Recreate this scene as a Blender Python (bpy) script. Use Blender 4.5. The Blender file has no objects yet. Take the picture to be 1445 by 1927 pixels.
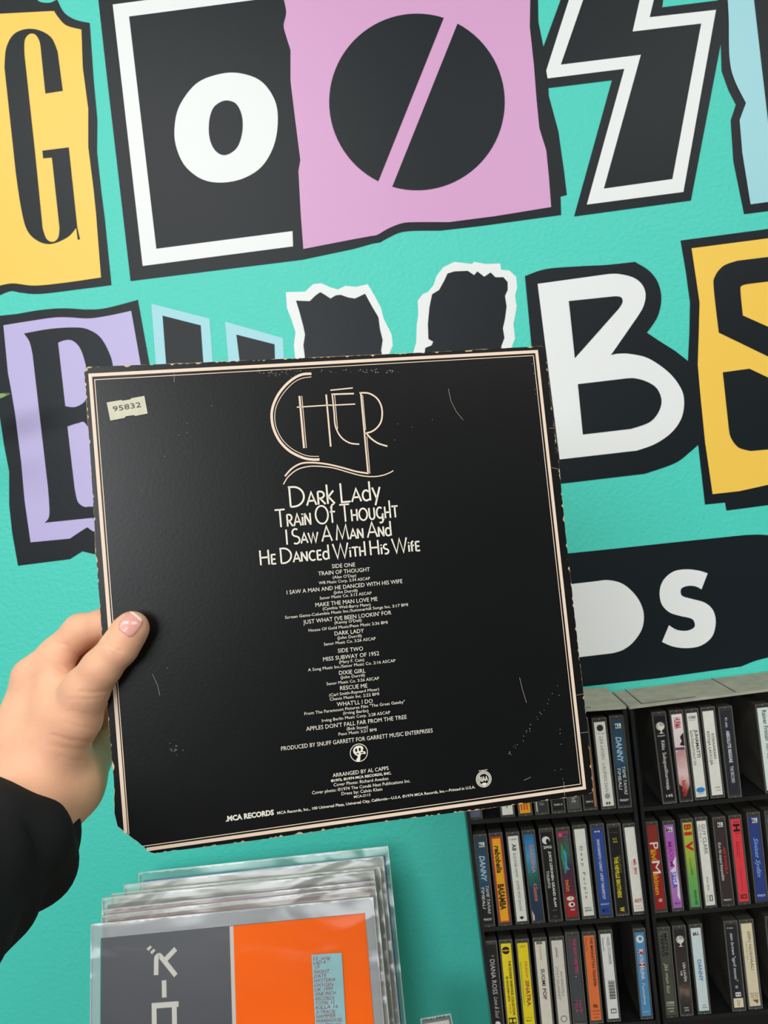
import bpy, bmesh, math, random
import numpy as np
from mathutils import Vector, Matrix
from mathutils.geometry import tessellate_polygon
random.seed(7)
C = bpy.context.scene.collection
# ------------------------------------------------------------------ camera
W, H, F = 1445.0, 1927.0, 1450.0
CAM = Vector((0, 0, 1.45)); YAW = math.radians(2.0); ROLL = math.radians(6.2)
fw = Vector((-math.sin(YAW), math.cos(YAW), 0)); rt = Vector((math.cos(YAW), math.sin(YAW), 0)); up = Vector((0, 0, 1))
cx = rt*math.cos(ROLL) - up*math.sin(ROLL); cy = rt*math.sin(ROLL) + up*math.cos(ROLL)
cd = bpy.data.cameras.new('camera'); cam = bpy.data.objects.new('camera', cd); C.objects.link(cam)
m = Matrix.Identity(4)
for i in range(3):
    m[i][0] = cx[i]; m[i][1] = cy[i]; m[i][2] = -fw[i]; m[i][3] = CAM[i]
cam.matrix_world = m
cd.sensor_fit = 'HORIZONTAL'; cd.sensor_width = 36; cd.lens = 36*F/W; cd.clip_start = .02
cd.dof.use_dof = True; cd.dof.focus_distance = .52; cd.dof.aperture_fstop = 32
bpy.context.scene.camera = cam
# ------------------------------------------------------------------ light
wd = bpy.data.worlds.new('world'); bpy.context.scene.world = wd; wd.use_nodes = True
bg = wd.node_tree.nodes['Background']; bg.inputs[0].default_value = (.90, .95, 1, 1); bg.inputs[1].default_value = .9
def area(name, loc, target, sx, sy, power, col):
    l = bpy.data.lights.new(name, 'AREA'); l.shape = 'RECTANGLE'; l.size = sx; l.size_y = sy; l.energy = power; l.color = col
    o = bpy.data.objects.new(name, l); C.objects.link(o); o.location = loc
    o.rotation_euler = (Vector(target)-Vector(loc)).to_track_quat('-Z', 'Y').to_euler(); return o
area('window_light', (-1.1, -2.9, 2.15), (-.1, 1, 1.45), 1.9, 1.2, 62, (.97, .985, 1))
area('ceiling_lamp', (-.7, -.6, 2.9), (-.5, .2, 0), 1.3, .9, 34, (1, .97, .92))
area('ceiling_lamp_rear', (1.2, -.9, 2.9), (1.1, -.6, 0), 1.3, .6, 24, (1, .97, .92))
vs = bpy.context.scene.view_settings
vs.view_transform = 'Standard'; vs.look = 'None'; vs.gamma = 1; vs.exposure = 0; vs.use_curve_mapping = False
# ------------------------------------------------------------------ projection
def ray(px, py): return cx*((px-W/2)/F) - cy*((py-H/2)/F) + fw
def P(px, py, d): return CAM + ray(px, py)*d
def PY(px, py, y):
    r = ray(px, py); return CAM + r*(y/r.y)
CR = {'A': (0, 0, 1.9527), 'B': (700, 0, 1.9396), 'C': (900, 400, 2.6514), 'D': (0, 500, 2.5804), 'E': (900, 960, 2.6514),
      'F': (400, 640, 2.89), 'G': (460, 1050, 3.6125), 'H': (380, 1380, 2.4914), 'K': (0, 1100, 3.853), 'c2': (140, 1560, 4.014),
      'c3': (420, 1560, 3.284), 'c4': (860, 1270, 4.25), 'c5': (1100, 1260, 4.188), 'c6': (860, 1520, 4.817), 'c7': (1140, 1520, 4.738),
      'c8': (860, 1700, 4.817), 'c9': (1140, 1700, 4.738), 'p': (0, 0, 1), 'S': (140, 640, 4.8167)}
def t1(k, x, y): a, b, s = CR[k]; return (a+x/s, b+y/s)
def tr(k, pts): return [t1(k, p[0], p[1])+tuple(p[2:]) for p in pts]
# ------------------------------------------------------------------ materials
def lin(c): return tuple(((v/255)/12.92 if v/255 <= .04045 else ((v/255+.055)/1.055)**2.4) for v in c)
MC = {}
def mat(name, rgb, rough=.5, bump=0, bscale=200, coat=0, metal=0, vary=0, vscale=20, spec=.5, sss=0, bdist=.001, detail=3):
    if name in MC: return MC[name]
    M = bpy.data.materials.new(name); M.use_nodes = True; nt = M.node_tree; b = nt.nodes['Principled BSDF']
    col = lin(rgb); b.inputs['Base Color'].default_value = (*col, 1); b.inputs['Roughness'].default_value = rough
    b.inputs['Metallic'].default_value = metal; b.inputs['Coat Weight'].default_value = coat; b.inputs['Coat Roughness'].default_value = .12
    b.inputs['Specular IOR Level'].default_value = spec
    if sss:
        b.inputs['Subsurface Weight'].default_value = sss; b.inputs['Subsurface Scale'].default_value = .006
        b.inputs['Subsurface Radius'].default_value = (1, .35, .2)
    tc = nt.nodes.new('ShaderNodeTexCoord')
    if vary:
        n = nt.nodes.new('ShaderNodeTexNoise'); n.inputs['Scale'].default_value = vscale; n.inputs['Detail'].default_value = 4
        nt.links.new(tc.outputs['Object'], n.inputs['Vector'])
        r = nt.nodes.new('ShaderNodeValToRGB'); r.color_ramp.elements[0].position = .3; r.color_ramp.elements[1].position = .7
        r.color_ramp.elements[0].color = (*[v*(1-vary) for v in col], 1); r.color_ramp.elements[1].color = (*[min(1, v*(1+vary)) for v in col], 1)
        nt.links.new(n.outputs['Fac'], r.inputs['Fac']); nt.links.new(r.outputs['Color'], b.inputs['Base Color'])
    if bump:
        n = nt.nodes.new('ShaderNodeTexNoise'); n.inputs['Scale'].default_value = bscale; n.inputs['Detail'].default_value = detail
        nt.links.new(tc.outputs['Object'], n.inputs['Vector'])
        bp = nt.nodes.new('ShaderNodeBump'); bp.inputs['Strength'].default_value = bump; bp.inputs['Distance'].default_value = bdist
        nt.links.new(n.outputs['Fac'], bp.inputs['Height']); nt.links.new(bp.outputs['Normal'], b.inputs['Normal'])
    MC[name] = M; return M
def colmat(rgb): return mat('ink_%d_%d_%d' % tuple(rgb), rgb, .35, spec=.4)
def film(name, tint, opac, rough=.12, bstr=.6, fres=1.3, nsc=5):
    """thin plastic: mostly see-through, a little milky, with sharp reflections on its creases"""
    M = bpy.data.materials.new(name); M.use_nodes = True; nt = M.node_tree; nt.nodes.remove(nt.nodes['Principled BSDF']); out = nt.nodes['Material Output']; L = nt.links.new
    tr_ = nt.nodes.new('ShaderNodeBsdfTransparent'); df = nt.nodes.new('ShaderNodeBsdfDiffuse'); df.inputs[0].default_value = (*lin(tint), 1)
    gl = nt.nodes.new('ShaderNodeBsdfGlossy'); gl.inputs['Roughness'].default_value = rough; gl.inputs[0].default_value = (.95, .95, .95, 1)
    tc = nt.nodes.new('ShaderNodeTexCoord'); mp = nt.nodes.new('ShaderNodeMapping'); mp.inputs['Scale'].default_value = (1, 2.6, 1)
    n = nt.nodes.new('ShaderNodeTexNoise'); n.inputs['Scale'].default_value = nsc; n.inputs['Detail'].default_value = 1.5; n.inputs['Distortion'].default_value = 1.0
    L(tc.outputs['Object'], mp.inputs[0]); L(mp.outputs[0], n.inputs['Vector'])
    bp = nt.nodes.new('ShaderNodeBump'); bp.inputs['Strength'].default_value = bstr; bp.inputs['Distance'].default_value = .02
    L(n.outputs['Fac'], bp.inputs['Height']); L(bp.outputs['Normal'], gl.inputs['Normal'])
    m1 = nt.nodes.new('ShaderNodeMixShader'); m1.inputs[0].default_value = opac; L(tr_.outputs[0], m1.inputs[1]); L(df.outputs[0], m1.inputs[2])
    fr = nt.nodes.new('ShaderNodeFresnel'); fr.inputs[0].default_value = fres; L(bp.outputs['Normal'], fr.inputs['Normal'])
    m2 = nt.nodes.new('ShaderNodeMixShader'); L(fr.outputs[0], m2.inputs[0]); L(m1.outputs[0], m2.inputs[1]); L(gl.outputs[0], m2.inputs[2]); L(m2.outputs[0], out.inputs[0])
    return M
M_teal = mat('teal_wall_paint', (76, 210, 194), .5, bump=.55, bscale=170, bdist=.0016, detail=4, spec=.4)
M_blk = mat('black_vinyl', (20, 27, 33), .42, bump=.12, bscale=120, bdist=.001, spec=.22)
M_wht = mat('white_vinyl', (236, 237, 238), .4, bump=.1, bscale=120, spec=.4)
M_yel = mat('yellow_vinyl', (250, 204, 84), .4, bump=.1, bscale=120, spec=.4)
M_pnk = mat('pink_vinyl', (216, 160, 206), .4, bump=.1, bscale=120, spec=.4)
M_pur = mat('lilac_vinyl', (190, 178, 226), .4, bump=.1, bscale=120, spec=.4)
M_blu = mat('light_blue_vinyl', (160, 215, 226), .4, bump=.1, bscale=120, spec=.4)
M_lp = mat('black_printed_card', (8, 9, 11), .34, bump=.12, bscale=420, bdist=.0003, spec=.4, vary=.12, vscale=14)
M_cream = mat('cream_ink', (232, 208, 188), .5)
M_txt = mat('pale_ink', (232, 226, 212), .5)
M_card = mat('worn_cardboard', (205, 180, 140), .8, vary=.25, vscale=300)
M_paper = mat('old_paper', (205, 203, 182), .75, vary=.05, vscale=200)
M_skin = mat('skin', (230, 174, 142), .5, bump=.25, bscale=330, bdist=.0006, vary=.09, vscale=38, spec=.35, sss=.12)
M_nail = mat('fingernail', (224, 160, 150), .22, vary=.08, vscale=60, spec=.5, coat=.3)
M_cloth = mat('black_sleeve_fabric', (33, 33, 35), .9, bump=.6, bscale=900, bdist=.0005, spec=.15)
M_rack = mat('black_rack_plastic', (26, 26, 27), .35, bump=.15, bscale=60, vary=.2, vscale=30)
M_dust = mat('dusty_rack_top', (168, 165, 150), .85, bump=.2, bscale=300, vary=.12, vscale=60, spec=.2)
M_case = mat('smoky_case_plastic', (66, 64, 59), .16, coat=.4, vary=.3, vscale=40)
M_rim = film('clear_case_lip', (150, 150, 146), .25, .08, .1, 1.45)
M_nub = mat('case_catch', (120, 120, 118), .25)
M_film = film('clear_poly_sleeve', (206, 210, 214), .015, .12, .1, 1.22)
M_margin = film('front_sleeve_margin', (196, 198, 204), .42, .12, .2, 1.4)
M_film2 = film('cloudy_poly_sleeve', (226, 226, 218), .24, .16, .3, 1.45, 9)
M_film3 = film('clear_back_sleeve', (170, 200, 196), .18, .14, .35, 1.4)
M_streak = film('bright_streak_film', (225, 228, 226), .55, .12, .5, 1.5)  # whitish film, paints the bright streaks along creased sleeve edges
M_rear = mat('rear_wall_panelling', (74, 66, 60), .6)
M_side = mat('side_wall_paint', (190, 188, 184), .8)
M_pale = mat('pale_inner_cover', (214, 212, 204), .6, vary=.08, vscale=20)
M_wood = mat('shelf_wood', (150, 112, 78), .5, vary=.2, vscale=30)
M_floor = mat('floor_paint', (125, 116, 106), .5, vary=.1, vscale=3)
M_ceil = mat('ceiling_paint', (205, 204, 200), .8)
M_leaf = mat('leaf_green', (122, 158, 84), .45, vary=.2, vscale=60)
M_pot = mat('terracotta', (170, 100, 70), .8, vary=.1)
# ------------------------------------------------------------------ mesh builder
class MB:
    def __init__(s): s.v = []; s.f = []; s.mi = []; s.ms = []
    def slot(s, m):
        if m not in s.ms: s.ms.append(m)
        return s.ms.index(m)
    def add(s, vs, fs, m):
        k = len(s.v); i = s.slot(m); s.v += [tuple(v) for v in vs]
        for f in fs: s.f.append(tuple(k+q for q in f)); s.mi.append(i)
    def flat(s, pts, w, m):
        p3 = [Vector((p[0], p[1], 0)) for p in pts]
        tris = tessellate_polygon([p3]); fs = []
        for t in tris:
            a, b, c = [pts[q] for q in t]
            if (b[0]-a[0])*(c[1]-a[1])-(b[1]-a[1])*(c[0]-a[0]) < 0: t = (t[0], t[2], t[1])
            fs.append(t)
        s.add([(p[0], p[1], w) for p in pts], fs, m)
    def prism(s, pts, w0, w1, m, mside=None):
        n = len(pts); s.flat(pts, w1, m)
        ar = sum(pts[i][0]*pts[(i+1) % n][1]-pts[(i+1) % n][0]*pts[i][1] for i in range(n))
        q = pts if ar > 0 else pts[::-1]
        s.add([(p[0], p[1], w0) for p in q]+[(p[0], p[1], w1) for p in q], [(i, (i+1) % n, n+(i+1) % n, n+i) for i in range(n)], mside or m)
        p3 = [Vector((p[0], p[1], 0)) for p in q]
        s.add([(p[0], p[1], w0) for p in q], [(t[0], t[2], t[1]) if (q[t[1]][0]-q[t[0]][0])*(q[t[2]][1]-q[t[0]][1])-(q[t[1]][1]-q[t[0]][1])*(q[t[2]][0]-q[t[0]][0]) > 0 else t for t in tessellate_polygon([p3])], mside or m)
    def box(s, x0, x1, y0, y1, z0, z1, m):
        s.add([(x, y, z) for z in (z0, z1) for y in (y0, y1) for x in (x0, x1)],
              [(0, 2, 3, 1), (4, 5, 7, 6), (0, 1, 5, 4), (2, 6, 7, 3), (0, 4, 6, 2), (1, 3, 7, 5)], m)
    def rib(s, pts, wd_, w, m):
        pts = [Vector(p[:2]) for p in pts]; L = []; R = []; n = len(pts)
        for i in range(n):
            a = (pts[i]-pts[i-1]).normalized() if i else (pts[1]-pts[0]).normalized()
            b = (pts[i+1]-pts[i]).normalized() if i < n-1 else a
            t = (a+b); t = t.normalized() if t.length > 1e-6 else a
            nn = Vector((-t.y, t.x)); k = wd_/2/max(.5, nn.dot(Vector((-a.y, a.x))))
            L.append(pts[i]+nn*k); R.append(pts[i]-nn*k)
        s.add([(p.x, p.y, w) for p in L+R], [(n+i, n+i+1, i+1, i) for i in range(n-1)], m)
    def build(s, name, parent=None, smooth=False, matrix=None, bevel=0):
        me = bpy.data.meshes.new(name); me.from_pydata(s.v, [], s.f)
        for q in s.ms: me.materials.append(q)
        me.polygons.foreach_set('material_index', s.mi)
        if smooth: me.polygons.foreach_set('use_smooth', [True]*len(s.f))
        me.update(); o = bpy.data.objects.new(name, me); C.objects.link(o)
        if parent: o.parent = parent
        if matrix is not None: o.matrix_world = matrix
        if bevel:
            bm = bmesh.new(); bm.from_mesh(me); bmesh.ops.remove_doubles(bm, verts=bm.verts, dist=1e-6)
            bmesh.ops.bevel(bm, geom=bm.edges[:], offset=bevel, segments=2, affect='EDGES', profile=.6); bm.to_mesh(me); bm.free()
        return o
def tag(o, label=None, cat=None, group=None, kind=None):
    if label: o['label'] = label
    if cat: o['category'] = cat
    if group: o['group'] = group
    if kind: o['kind'] = kind
    return o
def empty(name, matrix):
    o = bpy.data.objects.new(name, None); C.objects.link(o); o.matrix_world = matrix; o.empty_display_size = .05; return o
class Frame:
    def __init__(s, o, ux, uy):
        s.o = Vector(o); s.ux = Vector(ux).normalized(); s.n = s.ux.cross(Vector(uy)).normalized(); s.uy = s.n.cross(s.ux).normalized()
    @property
    def M(s):
        m = Matrix.Identity(4)
        for i in range(3): m[i][0] = s.ux[i]; m[i][1] = s.uy[i]; m[i][2] = s.n[i]; m[i][3] = s.o[i]
        return m
    def uv(s, px, py):
        r = ray(px, py); q = CAM + r*((s.o-CAM).dot(s.n)/r.dot(s.n)) - s.o
        return (q.dot(s.ux), q.dot(s.uy))
    def w(s, u, v, n=0): return s.o+s.ux*u+s.uy*v+s.n*n
def smooth_path(pts, closed=True, steps=6):
    """points with a third value are rounded with Catmull-Rom, the rest are corners"""
    n = len(pts); out = []
    rng = range(n) if closed else range(n-1)
    for i in rng:
        a = pts[i]; b = pts[(i+1) % n]; out.append(a[:2])
        if len(a) > 2 or len(b) > 2:
            p0 = pts[(i-1) % n] if (closed or i) else a
            p3 = pts[(i+2) % n] if (closed or i < n-2) else b
            if len(a) == 2: p0 = a
            if len(b) == 2: p3 = b
            for k in range(1, steps):
                t = k/steps; q = []
                for j in (0, 1):
                    q.append(.5*(2*a[j]+(b[j]-p0[j])*t+(2*p0[j]-5*a[j]+4*b[j]-p3[j])*t*t+(-p0[j]+3*a[j]-3*b[j]+p3[j])*t**3))
                out.append(tuple(q))
    if not closed: out.append(pts[-1][:2])
    return out
# ------------------------------------------------------------------ text
TCACHE = {}
def glyphs(s, bold=0, shear=0):
    k = (s, bold, shear)
    if k not in TCACHE:
        cu = bpy.data.curves.new('t', 'FONT'); cu.body = s; cu.size = 1; cu.offset = bold; cu.shear = shear; cu.resolution_u = 2
        ob = bpy.data.objects.new('t', cu); C.objects.link(ob); dg = bpy.context.evaluated_depsgraph_get()
        me = bpy.data.meshes.new_from_object(ob.evaluated_get(dg))
        vs = [(v.co.x, v.co.y) for v in me.vertices]; fs = [tuple(p.vertices) for p in me.polygons]
        # normalise orientation
        ff = []
        for f in fs:
            a = sum(vs[f[i]][0]*vs[f[(i+1) % len(f)]][1]-vs[f[(i+1) % len(f)]][0]*vs[f[i]][1] for i in range(len(f)))
            ff.append(f if a > 0 else f[::-1])
        bpy.data.objects.remove(ob); bpy.data.curves.remove(cu); bpy.data.meshes.remove(me)
        TCACHE[k] = (vs, ff)
    return TCACHE[k]
CAPH = max(v[1] for v in glyphs('H')[0])
def put_text(mb, s, a, b, h, w, m, bold=0, shear=0):
    """text from baseline point a to b (local units), cap height h"""
    vs, fs = glyphs(s, bold, shear)
    if not vs: return
    x0 = min(v[0] for v in vs); x1 = max(v[0] for v in vs); d = Vector(b)-Vector(a); L = d.length; d.normalize(); n = Vector((-d.y, d.x))
    mb.add([(*(Vector(a)+d*((v[0]-x0)/(x1-x0)*L)+n*(v[1]/CAPH*h)), w) for v in vs], fs, m)

# ================================================================== setting
wall = MB(); wall.box(-3, 3, 0, 2.95, -.12, 0, M_teal)
WF = Frame((0, 1.0, 0), (1, 0, 0), (0, 0, 1))
wo = wall.build('wall_back', matrix=WF.M); tag(wo, kind='structure')
f = MB(); f.box(-3, 3, -3, 1.0, -.1, 0, M_floor); tag(f.build('floor'), kind='structure')
for nm, bx in (('wall_left', (-2.6, -2.5, -3, .88)), ('wall_right', (2.5, 2.6, -3, .88))):
    f = MB(); f.box(bx[0], bx[1], bx[2], bx[3], 0, 2.95, M_side); tag(f.build(nm), kind='structure')
f = MB(); wx0, wx1, wz0, wz1 = -2.1, -.1, 1.5, 2.8
f.box(-2.6, wx0, -3.1, -3, 0, 2.95, M_rear); f.box(wx1, 2.6, -3.1, -3, 0, 2.95, M_rear); f.box(wx0, wx1, -3.1, -3, 0, wz0, M_rear); f.box(wx0, wx1, -3.1, -3, wz1, 2.95, M_rear)
tag(f.build('wall_rear'), kind='structure')
f = MB()
for q in ((wx0, wx0+.05, wz0, wz1), (wx1-.05, wx1, wz0, wz1), (wx0+.05, wx1-.05, wz0, wz0+.05), (wx0+.05, wx1-.05, wz1-.05, wz1), (-1.12, -1.07, wz0+.05, wz1-.05)): f.box(q[0], q[1], -3.08, -3.03, q[2], q[3], M_wht)
tag(f.build('window_1'), kind='structure')
f = MB(); f.box(-3, 3, -3, 1.0, 2.95, 3.05, M_ceil); tag(f.build('ceiling'), kind='structure')
def wpoly(mb, k, pts, layer, m, smooth=True):
    q = smooth_path(tr(k, pts)) if smooth else [p[:2] for p in tr(k, pts)]
    mb.flat([WF.uv(*p) for p in q], layer*.0004, m)
def part(name, parent, polys, label=None):
    b = MB()
    for a in polys: wpoly(b, *a)
    o = b.build(name, parent)
    if label: o['label'] = label
    return o
B_, Wh = M_blk, M_wht
# G
p = part('letter_panel', wo, [('A', [(-60, -60), (125, -60), (125, -10), (150, 8, 1), (185, 10, 1), (210, -2), (235, 45, 1), (275, 72, 1), (330, 85), (345, 300), (358, 440), (357, 560), (372, 700), (385, 800), (400, 950), (410, 1048), (300, 1062, 1), (150, 1080, 1), (80, 1076, 1), (40, 1070, 1), (0, 1085), (-60, 1095)], 1, B_)], 'black outlined yellow panel at upper left')
part('colour_field', p, [('A', [(-60, 60), (0, 52), (190, 42), (200, 42), (215, 65, 1), (245, 95, 1), (300, 110), (305, 250), (325, 400), (325, 540), (345, 700), (355, 800), (357, 830), (372, 1020), (250, 1038, 1), (130, 1050, 1), (50, 1042, 1), (0, 1050), (-60, 1060)], 2, M_yel)], 'yellow field')
part('letter', p, [('A', [(232, 335), (168, 345), (153, 200), (147, 155, 1), (130, 128, 1), (108, 127, 1), (92, 150, 1), (91, 200), (130, 560), (158, 840), (172, 878, 1), (195, 890, 1), (215, 875, 1), (220, 840), (192, 580), (160, 583), (157, 555), (254, 543), (285, 835), (295, 880), (287, 882), (281, 838), (250, 872, 1), (190, 897, 1), (140, 886, 1), (100, 845, 1), (78, 760, 1), (60, 640), (18, 250), (24, 180, 1), (50, 130, 1), (95, 109, 1), (145, 113, 1), (190, 140, 1), (213, 190)], 3, B_)], 'tall black letter G')
# box o + slashed O share one black outline
pb = part('letter_panel', wo, [
    ('p', tr('A', [(357, -40), (395, 300), (430, 600), (480, 1033), (1110, 955), (1300, 915)]) + tr('B', [(0, 890), (30, 885), (60, 868, 1), (100, 850, 1), (150, 843, 1), (250, 842), (400, 825), (690, 785), (688, 718), (711, 712), (700, 620), (680, 480), (645, 350), (640, 250), (625, 170), (607, 80), (605, -40)]), 1, B_)], 'black panel with white L frame and round white letter')
part('letter_frame', pb, [('A', [(415, 18), (1030, -64), (1035, -12), (475, 62), (575, 915), (1075, 850), (1077, 906), (525, 978)], 2, Wh)], 'white angular frame')
part('letter', pb, [('A', [(800, 275, 1), (880, 270, 1), (960, 300, 1), (1010, 370, 1), (1021, 450, 1), (1005, 540, 1), (960, 615, 1), (890, 658, 1), (810, 672, 1), (740, 658, 1), (680, 610, 1), (648, 540, 1), (642, 470, 1), (660, 390, 1), (720, 310, 1)], 2, Wh),
                    ('A', [(838, 371, 1), (870, 385, 1), (890, 430, 1), (890, 490, 1), (870, 545, 1), (828, 571, 1), (792, 555, 1), (771, 510, 1), (769, 450, 1), (782, 402, 1), (808, 378, 1)], 3, B_)], 'fat white letter o')
part('colour_field', pb, [('p', tr('A', [(1038, -20), (1052, 45, 1), (1043, 95, 1), (1052, 135, 1), (1068, 185), (1068, 300), (1085, 440), (1104, 590), (1097, 630), (1105, 780), (1115, 916), (1300, 880)]) + tr('B', [(0, 862), (20, 858, 1), (60, 835, 1), (110, 816, 1), (160, 812, 1), (280, 812), (450, 790), (653, 757), (645, 650), (635, 550), (610, 470), (600, 370), (590, 240), (575, 100), (577, -20)]), 3, M_pnk)], 'pink field')
def arc_chord(p0, p1, side):
    c = (784.5, 193); r = (165, 166)
    a0 = math.atan2((p0[1]-c[1])/r[1], (p0[0]-c[0])/r[0]); a1 = math.atan2((p1[1]-c[1])/r[1], (p1[0]-c[0])/r[0])
    if side > 0 and a1 < a0: a1 += 2*math.pi
    if side < 0 and a1 > a0: a1 -= 2*math.pi
    return [(c[0]+r[0]*math.cos(a0+(a1-a0)*k/40), c[1]+r[1]*math.sin(a0+(a1-a0)*k/40)) for k in range(41)]
part('letter', pb, [('p', arc_chord((835, 34.5), (711.5, 343), -1), 4, B_, False), ('p', arc_chord((861, 45), (737.6, 353.7), 1), 4, B_, False)], 'black disc cut by a pink slash')
# lightning S
p = part('letter_panel', wo, [('B', [(710, -60), (622, 180), (640, 322), (875, 293), (737, 790), (1163, 732), (1272, 160), (1300, -10), (1260, 3), (1058, 28), (1070, -60)], 2, B_)], 'black lightning shaped letter')
part('letter_frame', p, [('B', [(731, -40), (635, 260), (640, 288), (920, 253), (783, 748), (1135, 702), (1254, 38), (1012, 65), (1037, -40), (985, -40), (950, 117), (1200, 88), (1095, 655), (845, 690), (980, 202), (688, 238), (784, -40)], 3, Wh)], 'white zigzag outline')
# light blue T
p = part('letter_panel', wo, [('B', [(1250, -60), (1262, 0), (1280, 60), (1272, 160), (1275, 260), (1300, 330), (1327, 383), (1308, 440), (1318, 590), (1357, 782), (1650, 745), (1650, -60)], 1, B_)], 'light blue panel at upper right')
part('colour_field', p, [('B', [(1292, -60), (1300, 60, 1), (1303, 210, 1), (1320, 290, 1), (1363, 378), (1340, 440), (1350, 560), (1380, 747), (1600, 718), (1600, -60)], 3, M_blu)])
part('letter', p, [('B', [(1385, -60), (1445, 460), (1530, 450), (1530, -60)], 4, B_)])
# lilac panel
p = part('letter_panel', wo, [('D', [(-60, 258), (0, 243), (80, 235), (200, 215, 1), (310, 207, 1), (430, 213, 1), (520, 205, 1), (670, 166), (725, 470), (800, 900), (880, 1380), (455, 1400), (400, 1387), (340, 1425), (88, 1457), (60, 1300), (45, 1160), (45, 1000), (20, 870), (0, 735), (-60, 700)], 1, B_)], 'black outlined lilac panel')
part('colour_field', p, [('D', [(18, 290), (130, 272, 1), (260, 253, 1), (340, 252, 1), (430, 257, 1), (520, 245, 1), (638, 220), (683, 475), (800, 1280), (453, 1290), (425, 1270), (400, 1285), (340, 1325), (150, 1343), (125, 1170), (120, 1130), (105, 960), (75, 720), (55, 600), (40, 520)], 2, M_pur)], 'lilac field')
part('letter', p, [('D', [(118, 330), (250, 307, 1), (380, 301, 1), (440, 315, 1), (490, 350, 1), (530, 420, 1), (550, 490, 1), (555, 600, 1), (500, 690, 1), (470, 715), (560, 800, 1), (600, 950, 1), (580, 1130, 1), (480, 1215, 1), (440, 1225), (218, 1248), (238, 1225, 1), (242, 1180, 1), (235, 1080), (160, 430), (145, 370, 1)], 3, B_),
                   ('D', [(285, 375), (320, 363, 1), (355, 366, 1), (390, 400, 1), (415, 470, 1), (430, 560, 1), (420, 650, 1), (370, 686, 1), (320, 683)], 4, M_pur),
                   ('D', [(330, 782), (380, 766, 1), (420, 770, 1), (480, 900, 1), (470, 1140, 1), (430, 1170, 1), (400, 1165, 1), (378, 1140, 1), (365, 1080)], 4, M_pur)], 'black swash letter')
# light blue U
p = part('letter', wo, [('D', [(735, 185), (1018, 258), (1045, 640), (1125, 640), (1093, 272), (1374, 352), (1400, 900), (1330, 1090), (860, 1120), (790, 900)], 1, M_blu)], 'light blue outlined letter U')
part('letter_inside', p, [('D', [(790, 243), (975, 290), (1005, 720), (1195, 720), (1148, 335), (1333, 382), (1350, 880), (1290, 1030), (890, 1060), (835, 860)], 2, B_)])
# torn M
p = part('letter', wo, [('p', [(538, 550), (574, 549), (589, 535), (604, 533), (622, 541), (636, 545), (650, 538), (670, 540), (692, 535), (705, 557), (717, 580), (722, 600), (737, 630), (739, 650), (730, 672), (745, 700), (750, 720), (775, 700), (778, 662), (783, 645), (784, 612), (787, 592), (786, 566), (795, 554), (806, 549), (816, 536), (821, 520), (834, 503), (855, 493), (888, 497), (892, 493), (914, 497), (941, 496), (943, 508), (958, 509), (971, 521), (973, 541), (969, 557), (972, 577), (970, 590), (966, 610), (969, 637), (960, 660), (980, 900), (560, 920), (558, 700), (553, 650), (556, 625), (548, 600), (540, 580)], 1, Wh)], 'torn white edged letter M')
part('letter_inside', p, [('p', [(557, 566), (583, 567), (594, 556), (603, 550), (613, 556), (622, 562), (632, 556), (641, 555), (655, 560), (668, 562), (687, 553), (700, 577), (712, 597), (715, 620), (720, 640), (717, 660), (735, 740), (790, 740), (800, 655), (812, 650), (815, 643), (806, 638), (805, 610), (808, 578), (813, 554), (826, 546), (836, 528), (842, 515), (855, 511), (880, 510), (892, 518), (898, 511), (911, 521), (923, 513), (932, 522), (947, 522), (955, 531), (955, 546), (950, 557), (953, 577), (950, 600), (946, 618), (949, 636), (943, 652), (950, 880), (590, 890), (577, 700), (571, 650), (574, 630), (571, 615), (567, 600), (563, 585)], 2, B_)])
# white B
p = part('letter_panel', wo, [('C', [(232, 318), (340, 282, 1), (520, 268, 1), (640, 262, 1), (780, 247), (850, 290, 1), (895, 350, 1), (912, 430, 1), (893, 520, 1), (840, 600), (900, 640), (980, 690), (1046, 742), (1110, 900), (1110, 1145), (1060, 1190, 1), (980, 1250, 1), (830, 1303), (415, 1352), (330, 1362)], 2, B_)], 'black outline around white letter B')
part('letter', p, [('C', [(295, 357), (650, 308), (700, 308, 1), (770, 325, 1), (815, 360, 1), (833, 410, 1), (822, 470, 1), (790, 525), (660, 712), (700, 705, 1), (760, 707, 1), (850, 730, 1), (950, 800, 1), (1010, 880, 1), (1025, 950, 1), (1010, 1030, 1), (960, 1100, 1), (880, 1155, 1), (790, 1188), (405, 1232)], 3, Wh),
                   ('C', [(450, 443), (680, 419), (710, 424, 1), (718, 448, 1), (700, 480), (480, 728)], 4, B_),
                   ('C', [(495, 857), (740, 828), (780, 828, 1), (840, 845, 1), (890, 880, 1), (912, 940, 1), (895, 1000, 1), (850, 1048, 1), (760, 1080), (520, 1108)], 4, B_)], 'white letter B')
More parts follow.
